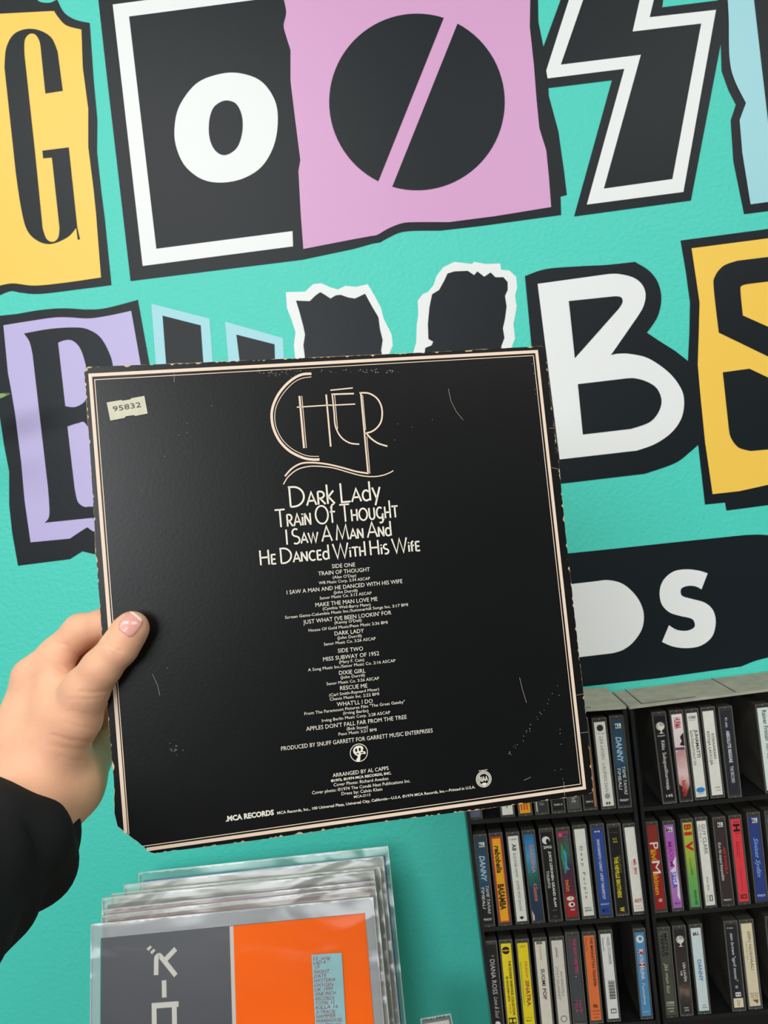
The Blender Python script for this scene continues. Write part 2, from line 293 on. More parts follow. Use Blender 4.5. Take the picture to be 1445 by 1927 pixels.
# yellow S
p = part('letter_panel', wo, [('C', [(1008, 140), (1445, 82), (1900, 20), (1900, 1400), (1237, 1487), (1230, 1447), (1130, 1457), (1095, 1150), (1045, 740), (1052, 600), (1055, 450), (1035, 300)], 1, B_)], 'black outlined yellow panel at right edge')
part('colour_field', p, [('C', [(1062, 180), (1445, 130), (1850, 75), (1850, 1290), (1445, 1358), (1300, 1390), (1167, 1405), (1130, 1150), (1105, 900), (1093, 760), (1098, 600), (1102, 450), (1080, 300)], 3, M_yel)], 'yellow field')
part('letter', p, [('C', [(1760, 180), (1445, 223), (1290, 242), (1220, 268, 1), (1178, 320, 1), (1172, 380, 1), (1197, 600), (1445, 720), (1560, 790), (1600, 720), (1600, 640), (1445, 572), (1317, 515), (1305, 390, 1), (1312, 367, 1), (1340, 358), (1445, 345), (1760, 300)], 4, B_),
                   ('C', [(1217, 798), (1350, 780), (1445, 825), (1560, 880), (1700, 1140), (1445, 1182), (1355, 1190), (1295, 1172, 1), (1258, 1125, 1), (1247, 1080)], 4, B_)], 'black letter S')
# records band
p = part('letter_panel', wo, [('E', [(-900, 360), (455, 215), (700, 190), (1000, 158), (1330, 124), (1400, 122, 1), (1445, 125), (1700, 130), (1700, 700), (1445, 735), (1380, 752, 1), (1310, 780), (900, 838), (525, 880), (-900, 1050)], 1, B_)], 'black band under the big letters')
part('letter', p, [('E', [(478, 367), (590, 354), (650, 349, 1), (720, 368, 1), (780, 420, 1), (815, 480, 1), (825, 540, 1), (812, 600, 1), (770, 660, 1), (720, 697, 1), (670, 713), (520, 731), (300, 758), (250, 392)], 2, Wh)], 'white letter D')
part('letter', p, [('E', [(1143, 315), (1112, 395), (1085, 381, 1), (1050, 377, 1), (1015, 388, 1), (1008, 410, 1), (1020, 430, 1), (1070, 444, 1), (1130, 462, 1), (1170, 500, 1), (1183, 560, 1), (1165, 630, 1), (1110, 675, 1), (1040, 688, 1), (970, 680, 1), (915, 657), (950, 574), (990, 597, 1), (1040, 601, 1), (1075, 585, 1), (1077, 560, 1), (1060, 540, 1), (1000, 526, 1), (950, 508, 1), (912, 465, 1), (904, 400, 1), (925, 345, 1), (975, 305, 1), (1040, 295, 1), (1100, 302, 1)], 2, Wh)], 'white letter S')

# ================================================================== the LP cover
def solve_quad(tl, tr_, br, bl, width):
    r = [ray(*q) for q in (tl, tr_, br, bl)]
    A = np.array([[r[0][i], -r[1][i], -r[3][i]] for i in range(3)]); b = np.array([-r[2][i] for i in range(3)])
    s = np.linalg.solve(A, b)                       # d0 r0 + d2 r2 = d1 r1 + d3 r3 with d2 = 1
    d = [s[0], s[1], 1, s[2]]; Q = [CAM+r[i]*d[i] for i in range(4)]
    k = width/(Q[1]-Q[0]).length
    return [CAM+(q-CAM)*k for q in Q], [x*k for x in d]
LPQ, LPD = solve_quad((158, 690), (1028, 649), (1117, 1490), (222, 1617), .315)
print('LP depths', LPD, 'h', (LPQ[3]-LPQ[0]).length, 'dot', (LPQ[3]-LPQ[0]).normalized().dot((LPQ[1]-LPQ[0]).normalized()))
LF = Frame(LPQ[3], LPQ[2]-LPQ[3], LPQ[0]-LPQ[3])
lp = empty('record_cover', LF.M)
tag(lp, 'black album cover with cream lettering and a clipped corner, held up by the hand', 'record')
def luv(k, pts): return [LF.uv(*q[:2]) for q in tr(k, pts)]
# outline in photo pixels with little chips
edge = [(165, 690), (300, 685), (600, 672), (800, 663), (1019, 651), (1027, 657), (1037, 760), (1051, 864), (1064, 1000), (1083, 1170), (1102, 1340), (1116, 1482), (1115, 1491), (1104, 1496), (900, 1524), (700, 1549), (500, 1579), (291, 1606), (283, 1604), (221, 1555), (215, 1530), (214, 1471), (197, 1280), (187, 1130), (184, 1098), (182, 1066), (179, 1040), (178, 1000), (169, 850), (164, 780), (158, 700)]
def jag(pts, amp, step, inset, seed):
    rg = random.Random(seed); out = []; n = len(pts); c = Vector((sum(p[0] for p in pts)/n, sum(p[1] for p in pts)/n))
    for i in range(n):
        a = Vector(pts[i]); b = Vector(pts[(i+1) % n]); L = (b-a).length; k = max(1, int(L/step)); nn = Vector((-(b-a).y, (b-a).x)).normalized()
        if nn.dot(c-a) < 0: nn = -nn
        for j in range(k):
            q = a+(b-a)*(j/k)+nn*(inset+rg.random()**(4 if seed == 1 else 7)*amp); out.append((q.x, q.y))
    return out
eo = [LF.uv(*p) for p in edge]
b = MB(); b.prism(jag(eo, .0006, .006, 0, 1), -.0035, 0, M_card); b.build('cardboard', lp)['label'] = 'worn bare cardboard edge'
b = MB(); b.flat(jag(eo, .0013, .0016, .0002, 2), .0003, M_lp); pr = b.build('printed_face', lp)
# borders
def frame_line(mb, corners, width, m, w, k='p'):
    for c in corners: mb.rib([LF.uv(*q) for q in c], width, w, m)
b = MB()
fr = [[(237, 1567), (170, 706.5), (1009, 662), (1099, 1482), (276, 1598)]]
frame_line(b, fr, .0022, M_cream, .0006)
frame_line(b, [[(243, 1569), (178.5, 715), (1003, 669.5), (1091.5, 1475), (268, 1592)]], .0005, M_cream, .0006)
b.build('border_lines', lp)['label'] = 'cream double border line'
# logo
b = MB()
def lr(pts, wd_, smooth=True, m=M_cream):
    q = smooth_path([p+(1,) for p in pts], False) if smooth and len(pts) > 2 else pts
    b.rib(luv('F', q), wd_*.000122, .0006, m)
lr([(537, 184), (480, 190), (420, 225), (365, 285), (332, 350), (321, 410), (331, 480), (365, 550), (420, 605), (490, 640), (540, 650), (581, 650)], 14)
lr([(537, 201), (480, 211), (430, 241), (378, 300), (347, 360), (338, 415), (346, 475), (378, 540), (430, 591), (490, 622), (530, 632), (578, 633)], 4)
lr([(472, 305), (497, 588)], 11); lr([(485, 305), (510, 588)], 4); lr([(458, 366), (640, 354)], 7); lr([(617, 297), (642, 580)], 9)
lr([(640, 274), (762, 261)], 7); lr([(645, 296), (768, 292)], 9); lr([(635, 356), (775, 349)], 7)
lr([(650, 295), (660, 390), (668, 470), (698, 528), (745, 560), (797, 567)], 8); lr([(663, 300), (679, 485)], 4)
lr([(805, 285), (845, 725)], 9); lr([(815, 300), (832, 490)], 4); lr([(838, 525), (855, 727)], 4)
lr([(798, 288), (850, 291), (895, 320), (919, 370), (919, 430), (900, 470), (865, 498), (825, 508)], 9)
lr([(832, 503), (860, 535), (900, 562), (950, 578)], 9)
lr([(393, 741), (430, 700), (480, 672), (540, 667), (620, 675), (700, 693), (780, 715), (848, 726)], 9)
lr([(385, 785), (410, 745), (460, 705), (520, 688), (580, 687), (660, 697), (740, 720), (810, 738), (870, 743), (920, 737), (960, 723), (982, 710)], 6)
b.build('logo_lettering', lp)['label'] = 'tall thin deco name lettering with a swoosh'
# title stroke font
def arc(x, y, rx, ry, a0, a1, n=14): return [(x+rx*math.cos(math.radians(a0+(a1-a0)*i/n)), y+ry*math.sin(math.radians(a0+(a1-a0)*i/n))) for i in range(n+1)]
G = {
 'D': (.78, [[(.06, 0), (.06, 1)], [(.0, 1)]+arc(.22, .5, .5, .5, 90, -90)+[(.06, 0)]]),
 'A': (.7, [[(0, 0), (.36, 1), (.68, 0)], [(.14, .34), (.58, .34)]]),
 'R': (.6, [[(.06, 0), (.06, 1)], [(.06, 1)]+arc(.24, .74, .26, .26, 90, -90)+[(.06, .48)], [(.2, .48), (.56, 0)]]),
 'K': (.6, [[(.06, 0), (.06, 1.5)], [(.52, 1), (.1, .5)], [(.14, .54), (.56, 0)]]),
 'L': (.5, [[(.06, 1), (.06, 0.03), (.48, .03)]]),
 'd': (.68, [arc(.3, .42, .26, .4, 60, 300)+[(.56, .1)], [(.58, 0), (.58, 1.5)], [(.42, .76), (.58, .66)]]),
 'y': (.6, [[(.02, 1), (.3, .1)], [(.58, 1), (.16, -.4)]]),
 'T': (.66, [[(0, .97), (.64, .97)], [(.32, 0), (.32, 1)]]),
 'i': (.18, [[(.08, 0), (.08, .72)], [(.08, .88), (.08, 1)]]),
 'N': (.68, [[(.06, 0), (.06, 1)], [(.06, 1), (.58, 0)], [(.58, 0), (.58, 1)]]),
 'O': (.92, [arc(.44, .5, .4, .5, 0, 360, 28)]),
 'f': (.4, [[(.12, 0), (.12, .85)]+arc(.32, .85, .2, .2, 180, 90, 6), [(0, .62), (.34, .62)]]),
 'H': (.68, [[(.06, 0), (.06, 1)], [(.58, 0), (.58, 1)], [(.06, .5), (.58, .5)]]),
 'h': (.66, [[(.06, 0), (.06, 1)], [(.56, 0), (.56, 1.5)], [(.06, .5), (.56, .5)]]),
 'U': (.68, [[(.06, 1)]+arc(.31, .32, .25, .31, 180, 360)+[(.56, 1)]]),
 'g': (.74, [arc(.36, .52, .32, .46, 50, 310)+[(.6, .3)], [(.62, .45), (.62, -.05)]+arc(.4, -.05, .22, .3, 0, -130, 8)]),
 'S': (.56, [arc(.28, .75, .22, .24, 50, 250, 12)+arc(.28, .25, .24, .24, 70, -130, 12)]),
 'W': (1.0, [[(0, 1), (.26, 0), (.5, .95), (.72, 0), (.98, 1)]]),
 'M': (.92, [[(.04, 0), (.16, 1), (.44, .1), (.74, 1), (.86, 0)]]),
 'E': (.5, [[(.06, 0), (.06, 1)], [(.06, .97), (.46, .97)], [(.06, .5), (.42, .5)], [(.06, .03), (.46, .03)]]),
 'C': (.72, [arc(.4, .5, .34, .48, 50, 310, 18)]),
 'I': (.16, [[(.07, 0), (.07, 1)]]),
 'F': (.5, [[(.06, 0), (.06, 1.4)], [(.06, .97), (.46, .97)], [(.06, .5), (.4, .5)]]),
}
b = MB()
def title(spec, p0, p1, h, thick):
    """spec: chars, lower-scale ones prefixed by ' marks small caps"""
    a = Vector(LF.uv(*t1('F', *p0))); e = Vector(LF.uv(*t1('F', *p1))); L = (e-a).length; d = (e-a).normalized(); n = Vector((-d.y, d.x))
    hh = h*.000122; x = 0; items = []
    small = False; i = 0
    for ch in spec:
        if ch == '^': small = False; continue
        if ch == '_': small = True; continue
        if ch == ' ': x += .2; continue
        s = .66 if small else 1.0
        w, st = G[ch]; items.append((x, s, st)); x += w*s+.05
    x -= .05; sx = L/x
    for x0, s, st in items:
        for pl in st: b.rib([a+d*((x0+q[0]*s)*sx)+n*(q[1]*s*hh) for q in pl], thick*.000122, .0006, M_txt)
title('^D_ARK ^L_Ady', (418, 908), (915, 868), 108, 10)
title('^T_RAiN ^O^f ^T_HOUghT', (345, 1020), (1012, 963), 98, 9)
title('^I ^S_AW ^A ^M_AN ^A_Nd', (400, 1113), (975, 1063), 82, 9)
title('^H_E ^D_ANCEd ^W_iTh ^H_iS ^W_ifE', (258, 1225), (1130, 1145), 80, 9)
b.build('title_lettering', lp)['label'] = 'four lines of large cream song titles'
tracks = [("SIDE ONE", 595, 70, 752, 58, 1), ("TRAIN OF THOUGHT", 502, 120, 852, 90, 1), ("(Alan O'Day)", 600, 141, 758, 128, 0), ("WB Music Corp. 2:34 ASCAP", 505, 180, 853, 148, 0),
 ("I SAW A MAN AND HE DANCED WITH HIS WIFE", 288, 248, 1073, 170, 1), ("(John Durrill)", 607, 244, 768, 230, 0), ("Senor Music Co. 3:13 ASCAP", 512, 283, 864, 247, 0), ("MAKE THE MAN LOVE ME", 483, 333, 904, 290, 1),
 ("(Cynthia Weil-Barry Mann)", 532, 355, 857, 325, 0), ("Screen Gems-Columbia Music Inc./Summerhill Songs Inc. 3:17 BMI", 276, 414, 1110, 326, 0), ("JUST WHAT I'VE BEEN LOOKIN' FOR", 400, 450, 998, 383, 1),
 ("(Kenny O'Dell)", 612, 449, 796, 432, 0), ("House Of Gold Music/Peso Music 2:36 BMI", 436, 502, 972, 446, 0), ("DARK LADY", 613, 527, 812, 506, 1), ("(John Durrill)", 632, 553, 796, 537, 0), ("Senor Music Co. 3:26 ASCAP", 540, 596, 892, 556, 0),
 ("SIDE TWO", 635, 644, 806, 628, 1), ("MISS SUBWAY OF 1952", 535, 702, 915, 660, 1), ("(Mary F. Cain)", 643, 717, 813, 700, 0), ("A Song Music Inc./Senor Music Co. 2:16 ASCAP", 432, 770, 1026, 706, 0), ("DIXIE GIRL", 643, 794, 822, 778, 1),
 ("(John Durrill)", 654, 821, 818, 805, 0), ("Senor Music Co. 3:26 ASCAP", 558, 865, 915, 826, 0), ("RESCUE ME", 650, 898, 835, 880, 1), ("(Carl Smith-Raynard Miner)", 576, 942, 914, 900, 0), ("Chevis Music Inc. 2:22 BMI", 580, 970, 914, 932, 0),
 ("WHAT'LL I DO", 628, 1008, 872, 984, 1), ('From The Paramount Pictures Film "The Great Gatsby"', 408, 1068, 1090, 985, 0), ("(Irving Berlin)", 670, 1064, 842, 1046, 0), ("Irving Berlin Music Corp. 2:28 ASCAP", 526, 1115, 990, 1058, 0),
 ("APPLES DON'T FALL FAR FROM THE TREE", 420, 1175, 1102, 1092, 1), ("(Bob Stone)", 695, 1170, 838, 1156, 0), ("Peso Music 3:21 BMI", 640, 1207, 897, 1175, 0), ("PRODUCED BY SNUFF GARRETT FOR GARRETT MUSIC ENTERPRISES", 250, 1309, 1279, 1184, 1)]
b = MB()
for s, x0, y0, x1, y1, big in tracks:
    put_text(b, s, LF.uv(*t1('G', x0, y0)), LF.uv(*t1('G', x1, y1)), (.00262 if big else .0019), .0006, M_txt, bold=0)
b.build('track_list', lp)['label'] = 'centred small print track list'
b = MB()
for s, x0, y0, x1, y1, h, bo in [("ARRANGED BY AL CAPPS", 613, 205, 875, 170, 17, .004), ("\u24c51973, \u24c51974 MCA RECORDS, INC.".replace('\u24c5', '\u00a9'), 604, 228, 887, 190, 11, .03), ("Cover Photo: Richard Avedon", 617, 248, 873, 217, 14, .004),
        ("Cover photo: \u00a91974 The Cond\u00e9 Nast Publications Inc.", 516, 285, 976, 228, 14, .004), ("Dress by: Calvin Klein", 654, 289, 845, 267, 14, .004), ("MCA-2113", 712, 303, 789, 292, 11, .01),
        (".MCA RECORDS", 112, 412, 338, 380, 22, .045), ("MCA Records, Inc., 100 Universal Plaza, Universal City, California\u2014U.S.A. \u00a91974 MCA Records, Inc.\u2014Printed in U.S.A.", 353, 379, 1280, 256, 12, .015)]:
    put_text(b, s, LF.uv(*t1('H', x0, y0)), LF.uv(*t1('H', x1, y1)), h*.000142, .0006, M_txt, bold=bo)
b.build('credit_lines', lp)['label'] = 'small credit lines along the bottom'
def ring(mb, c, r, wd_, w, m, n=40): mb.rib([(c[0]+r*math.cos(2*math.pi*i/n), c[1]+r*math.sin(2*math.pi*i/n)) for i in range(n+1)], wd_, w, m)
def disc(mb, c, rx, ry, w, m, n=24, rot=0):
    mb.flat([(c[0]+rx*math.cos(2*math.pi*i/n)*math.cos(rot)-ry*math.sin(2*math.pi*i/n)*math.sin(rot), c[1]+rx*math.cos(2*math.pi*i/n)*math.sin(rot)+ry*math.sin(2*math.pi*i/n)*math.cos(rot)) for i in range(n)], w, m)
b = MB(); c = LF.uv(*t1('H', 735, 90)); k = .000142
ring(b, c, 40*k, 3.2*k, .0006, M_txt)
b.flat(luv('H', [q[:2] for q in smooth_path([(712, 68, 1), (728, 57, 1), (748, 58, 1), (756, 70, 1), (752, 80, 1), (766, 86, 1), (764, 96, 1), (750, 95, 1), (742, 106, 1), (740, 128, 1), (722, 126, 1), (730, 108, 1), (716, 98, 1), (708, 84, 1)])]), .0006, M_txt)
for q, a, r_ in [((722, 78), 5, 8), ((739, 74), 5, 8), ((750, 89), 8, 2), ((729, 94), 5, 3)]: disc(b, LF.uv(*t1('H', *q)), a*k, r_*k, .0008, M_lp)
b.build('emblem', lp)['label'] = 'small round emblem under the track list'
b = MB(); c = LF.uv(*t1('H', 1320, 214))
disc(b, c, 38*k, 38*k, .0005, M_txt, 36); ring(b, c, 34*k, 1.6*k, .0006, M_lp); disc(b, c, 25*k, 25*k, .0006, M_lp, 30)
for i in range(26):
    if i in (19, 20): continue
    a = 2*math.pi*i/26; q = Vector((math.cos(a), math.sin(a))); t_ = Vector((-q.y, q.x)); b.rib([Vector(c)+q*(28*k)-t_*1.6*k, Vector(c)+q*(31.5*k)+t_*1.6*k], 2.6*k, .0007, M_lp)
for i in range(6):
    q = t1('H', 1299+i*7, 175-i*1); u = Vector(LF.uv(*q)); b.rib([u-Vector((1.8*k, 0)), u+Vector((1.8*k, 0))], 5*k, .0006, M_txt)
put_text(b, 'RIAA', LF.uv(*t1('H', 1300, 226)), LF.uv(*t1('H', 1340, 220)), 22*k, .0008, M_txt, bold=.03)
disc(b, LF.uv(*t1('H', 1322, 236)), 11*k, 6*k, .0007, M_txt)
b.build('emblem', lp)['label'] = 'small round association seal at lower right'
# scuffs and chips
b = MB(); rg = random.Random(5)
def speck(x, y, s, el=1, a=0): disc(b, LF.uv(x, y), s*.00026*el, s*.00026, .0007, M_dust, 6, a)
for x, y in [(352, 797), (352, 815), (337, 819), (398, 764), (310, 859), (267, 924), (1001, 685), (1004, 703), (1006, 733), (1007, 742), (315, 1257), (1048, 1290), (1051, 1308), (1055, 1400), (1053, 1372), (1043, 1449), (1055, 1447), (775, 804), (748, 798), (742, 828), (813, 790), (1053, 1380), (1058, 1465)]: speck(x, y, 1.0)
for i in range(70):
    t_ = rg.random(); speck(470+rg.random()*280, 699-t_*1-(rg.random()-.5)*7+(470-470)*0-(0), .5+rg.random()*.5, 2, 0) if i < 45 else speck(525+rg.gauss(0, 28), 705+rg.gauss(0, 3), .7, 1.5)
for i in range(26):
    t_ = rg.random(); x = 1042-90*t_; y = 1295+130*t_**.8; speck(x+rg.gauss(0, 2), y+rg.gauss(0, 3), .5+.5*rg.random(), 1.6, 2)
for i in range(30): speck(1032+rg.random()*8+.1*(i*4), 730+i*4.2, .5+rg.random()*.5, 1, 1)
for i in range(16): speck(320+rg.random()*26, 1409+rg.gauss(0, 5), .4+.5*rg.random(), 1.6)
for ln in [[(843, 732), (848, 755), (858, 775), (871, 791)], [(287, 1268), (297, 1290), (301, 1308)], [(328, 703), (328, 720)], [(1084, 1308), (1099, 1305)], [(1092, 1379), (1106, 1377)], [(1033, 806), (1042, 806)], [(1037, 880), (1050, 883)], [(977, 1275), (983, 1300), (990, 1322)], [(1060, 1470), (1062, 1497)], [(985, 1468), (998, 1462)]]:
    b.rib([LF.uv(*q) for q in ln], .00022, .0007, M_dust)
o = b.build('scuff_marks', lp); o['label'] = 'pale scuffs and specks'; o['kind'] = 'stuff'
# sticker
b = MB(); b.prism(luv('S', [(295, 568), (425, 546), (440, 552), (508, 540), (518, 530), (636, 508), (665, 668), (553, 690), (543, 682), (470, 692), (456, 708), (328, 732)]), .0003, .0009, M_paper)
st = b.build('price_sticker', lp); st['label'] = 'small cream numbered sticker'
b = MB(); ink = mat('stamp_ink', (70, 68, 66), .6)
put_text(b, '95832', LF.uv(*t1('S', 355, 650)), LF.uv(*t1('S', 608, 608)), .0033, .0011, ink); b.build('number', st)

# ================================================================== cassettes
R_ = {}
def cassette(k, TL, TR, BL, Y, card, label, prints, group, cm=None):
    a = PY(*t1(k, *TL), Y); c = PY(*t1(k, *BL), Y); r = PY(*t1(k, *TR), Y)
    h = (a-c).length; fr_ = Frame(c, Vector((1, 0, 0)), a-c)
    uy = (a-c).normalized(); fr_.uy = uy; fr_.ux = uy.cross(Vector((0, -1, 0))).normalized(); fr_.n = fr_.ux.cross(uy)
    w = abs((r-a).dot(fr_.ux))*.97
    root = empty('cassette', fr_.M); tag(root, label, 'cassette', group)
    b = MB(); b.box(0, w, 0, h, -.069, 0, M_case); b.build('case', root, bevel=.0006)
    b = MB(); e = w*.07; z0, z1 = 0, .0009
    b.box(0, e, 0, h, z0, z1, M_rim); b.box(w-e, w, 0, h, z0, z1, M_rim); b.box(e, w-e, 0, e*1.2, z0, z1, M_rim); b.box(e, w-e, h-e*1.2, h, z0, z1, M_rim)
    b.box(w*.46, w*.54, -.0002+.0004, e*1.2+.0002, z1, z1+.0006, M_nub); b.box(w*.46, w*.54, h-e*1.6, h-e*.4, z1, z1+.0006, M_nub)
    b.build('case_lip', root)
    x0, x1, y0, y1 = w*.12, w*.88, h*.03, h*.955
    if cm is None: cm = mat('card_%d_%d_%d' % tuple(card), card, .3, vary=.05, vscale=90, spec=.5)
    b = MB(); b.box(x0, x1, y0, y1, 0, .0003, cm); sp = b.build('spine_card', root)
    b = MB(); z = .0005
    U = lambda u, t: (x0+(x1-x0)*u, y1-(y1-y0)*t)
    for i, q in enumerate(prints):
        zz = z+i*.00004
        if q[0] == 'v':      # vertical text, reads downwards
            _, s, u0, u1, ta, tb, col = q[:7]; bo = q[7] if len(q) > 7 else .01; sh = q[8] if len(q) > 8 else 0
            put_text(b, s, U(u0, ta), U(u0, tb), (x1-x0)*(u1-u0), zz, colmat(col), bold=bo, shear=sh)
        elif q[0] == 'h':
            _, s, u0, u1, ta, tb, col = q[:7]; put_text(b, s, U(u0, tb), U(u1, tb), (y1-y0)*(tb-ta), zz, colmat(col), bold=q[7] if len(q) > 7 else .01)
        elif q[0] == 'b':
            _, u0, u1, ta, tb, col = q; b.flat([U(u0, ta), U(u0, tb), U(u1, tb), U(u1, ta)], zz, colmat(col))
        elif q[0] == 'p': b.flat([U(*c_) for c_ in smooth_path(q[1])], zz, colmat(q[2]))
        elif q[0] == 'o': disc(b, U(q[1], q[2]), q[3]*(x1-x0), q[4]*(x1-x0), zz, colmat(q[5]), 20)
    if b.v: b.build('lettering', sp)
    return root
YL, YR = .893, .924
WH, CRM, BK, DK = (226, 224, 216), (214, 206, 188), (30, 28, 30), (46, 46, 46)
K, Wt, Rd, Gy = (28, 28, 28), (222, 222, 220), (190, 40, 44), (110, 110, 108)
def badge(t, c1=(225, 222, 214), c2=(25, 25, 28)):   # the small square double bar mark
    return [('b', .3, .85, t, t+.055, c1), ('b', .36, .48, t+.008, t+.045, c2), ('b', .36, .8, t+.035, t+.045, c2), ('b', .6, .68, t+.006, t+.03, c2), ('b', .2, .32, t+.012, t+.05, c2)]
def logobird(t, c=(225, 222, 214)):
    return [('o', .5, t, .4, .4, (175, 172, 166)), ('p', [(.3, t-.04), (.42, t-.04), (.45, t+.0, 1), (.85, t-.005), (.78, t+.03, 1), (.6, t+.045), (.58, t+.075), (.8, t+.085), (.25, t+.085), (.48, t+.075), (.48, t+.045), (.3, t+.025, 1), (.3, t, 1)], c)]
TOPL, MIDL, LOWL = 'cassettes on the top shelf of the left rack', 'cassettes on the middle shelf of the left rack', 'cassettes on the lower shelf of the left rack'
TOPR, MIDR, LOWR = 'cassettes on the top shelf of the right rack', 'cassettes on the middle shelf of the right rack', 'cassettes on the lower shelf of the right rack'
def danny(c1): return badge(.045)+[('v', 'DANNY', .25, .75, .2, .5, (175, 200, 215), .02, .2), ('v', 'TAME TAIVAS', .58, .86, .55, .88, Wt, 0, .2), ('v', 'TIMEALI', .12, .4, .56, .82, Wt, 0, .2), ('h', 'FINNLEVY', .1, .9, .93, .955, Wt)]
def grad(name, cols):
    M = bpy.data.materials.new(name); M.use_nodes = True; nt = M.node_tree; b_ = nt.nodes['Principled BSDF']; b_.inputs['Roughness'].default_value = .3
    tc = nt.nodes.new('ShaderNodeTexCoord'); sp = nt.nodes.new('ShaderNodeSeparateXYZ'); r = nt.nodes.new('ShaderNodeValToRGB'); n = nt.nodes.new('ShaderNodeTexNoise'); n.inputs['Scale'].default_value = 130
    nt.links.new(tc.outputs['Object'], n.inputs['Vector']); mt = nt.nodes.new('ShaderNodeMath'); mt.operation = 'MULTIPLY_ADD'; mt.inputs[1].default_value = 9.2
    nt.links.new(tc.outputs['Object'], sp.inputs[0]); nt.links.new(sp.outputs['Y'], mt.inputs[0])
    m2 = nt.nodes.new('ShaderNodeMath'); m2.operation = 'MULTIPLY_ADD'; m2.inputs[1].default_value = .16; m2.inputs[2].default_value = -.08; nt.links.new(n.outputs['Fac'], m2.inputs[0]); nt.links.new(m2.outputs[0], mt.inputs[2])
    nt.links.new(mt.outputs[0], r.inputs['Fac'])
    e = r.color_ramp.elements
    for i, (p_, c_) in enumerate(cols):
        q = e[i] if i < 2 else e.new(p_); q.position = p_; q.color = (*lin(c_), 1)
    nt.links.new(r.outputs['Color'], b_.inputs['Base Color']); return M
dn = grad('blue_black_spine', [(0, (28, 30, 32)), (.3, (30, 34, 40)), (.5, (48, 84, 108)), (.95, (40, 66, 86)), (1, (30, 36, 42))])
sea = grad('sea_blue_spine', [(0, (40, 52, 72)), (.35, (36, 60, 88)), (.5, (40, 104, 92)), (.7, (70, 150, 190)), (1, (30, 90, 150))])
mix = grad('collage_spine', [(0, (150, 34, 36)), (.2, (170, 40, 40)), (.3, (90, 40, 52)), (.55, (70, 44, 70)), (.7, (50, 90, 70)), (.9, (86, 60, 80)), (1, (190, 60, 100))])
fur = grad('pink_white_spine', [(0, (70, 50, 50)), (.12, (170, 90, 84)), (.3, (226, 196, 196)), (.55, (190, 140, 136)), (.6, (225, 205, 205)), (1, (232, 228, 228))])
ygg = grad('yellow_green_spine', [(0, (88, 160, 96)), (.35, (108, 170, 84)), (.6, (160, 180, 66)), (1, (186, 190, 66))])
plm = grad('purple_spine', [(0, (165, 100, 178)), (.35, (190, 130, 190)), (.7, (176, 96, 180)), (1, (160, 104, 184))])
dgr = grad('dark_green_spine', [(0, (84, 86, 70)), (.5, (70, 74, 62)), (1, (88, 90, 82))])
brn = grad('brown_band_spine', [(0, (40, 36, 36)), (.2, (64, 58, 54)), (.27, (120, 100, 84)), (.34, (60, 52, 50)), (1, (40, 36, 40))])  # paler brown band across the lower part of the spine
def row1(x, y, card, label, prints, cm=None):   # only the lower ends show under the record cover (c4 pixels)
    cassette('c4', (x-80, y-733), (x+36, y-745), (x, y), YL, card, label, prints, TOPL, cm)
row1(92, 1165, (92, 92, 118), 'cassette with grey-violet label at the far left end of the top shelf', [('h', 'TAKARA', .15, .85, .9, .92, Wt)])
row1(352, 1145, WH, 'white-labelled cassette left of the orange one, half hidden by the album cover', [('v', 'r', .4, .6, .9, .93, K)])
row1(492, 1132, (238, 160, 36), 'orange cassette with red stripes just under the album cover edge', [('b', .15, .25, .8, .96, Rd), ('b', .4, .5, .8, .96, Rd), ('b', .65, .75, .8, .96, Rd)])
row1(625, 1118, (52, 52, 52), 'dark cassette with a pale strip right of the orange one', [('b', 0, .12, .5, 1, (190, 188, 180)), ('h', 'TRIO', .3, .75, .9, .93, (150, 150, 150))])
row1(757, 1108, (30, 30, 32), 'black cassette with white number, second from the orange one', [('h', '7599-4', .12, .9, .925, .945, Wt)])
row1(885, 1098, (78, 80, 78), 'grey translucent cassette with fine white print under the album cover', [('h', 'PAN 263', .2, .8, .84, .86, Wt), ('h', 'CR', .3, .7, .9, .92, Wt), ('h', 'DOLBY', .35, .65, .87, .885, Wt)])
row1(1012, 1084, (30, 30, 32), 'black cassette with tan right edge below the album cover corner', [('h', '7599-C', .12, .8, .925, .945, Wt), ('b', .9, 1.05, .3, 1, (184, 122, 80))])
cassette('c4', (1075, 350), (1195, 340), (1155, 1075), YL, WH, 'white cassette with thin italic title beside the blue one on the top shelf', [('o', .5, .07, .3, .3, (50, 50, 50)), ('h', 'DAS 1985', .15, .85, .13, .14, Gy), ('v', 'LEA LAVEN \u00b7 LAUPAN SAIN', .35, .65, .17, .84, (140, 138, 130), 0, .3), ('o', .5, .88, .25, .25, (150, 150, 145)), ('b', .3, .7, .95, .98, (70, 70, 70)), ('b', .46, .54, .955, .975, WH)], TOPL)
cassette('c4', (1215, 330), (1330, 320), (1287, 1065), YL, BK, 'blue and black cassette at the right end of the left rack top shelf', danny(0), TOPL, dn)
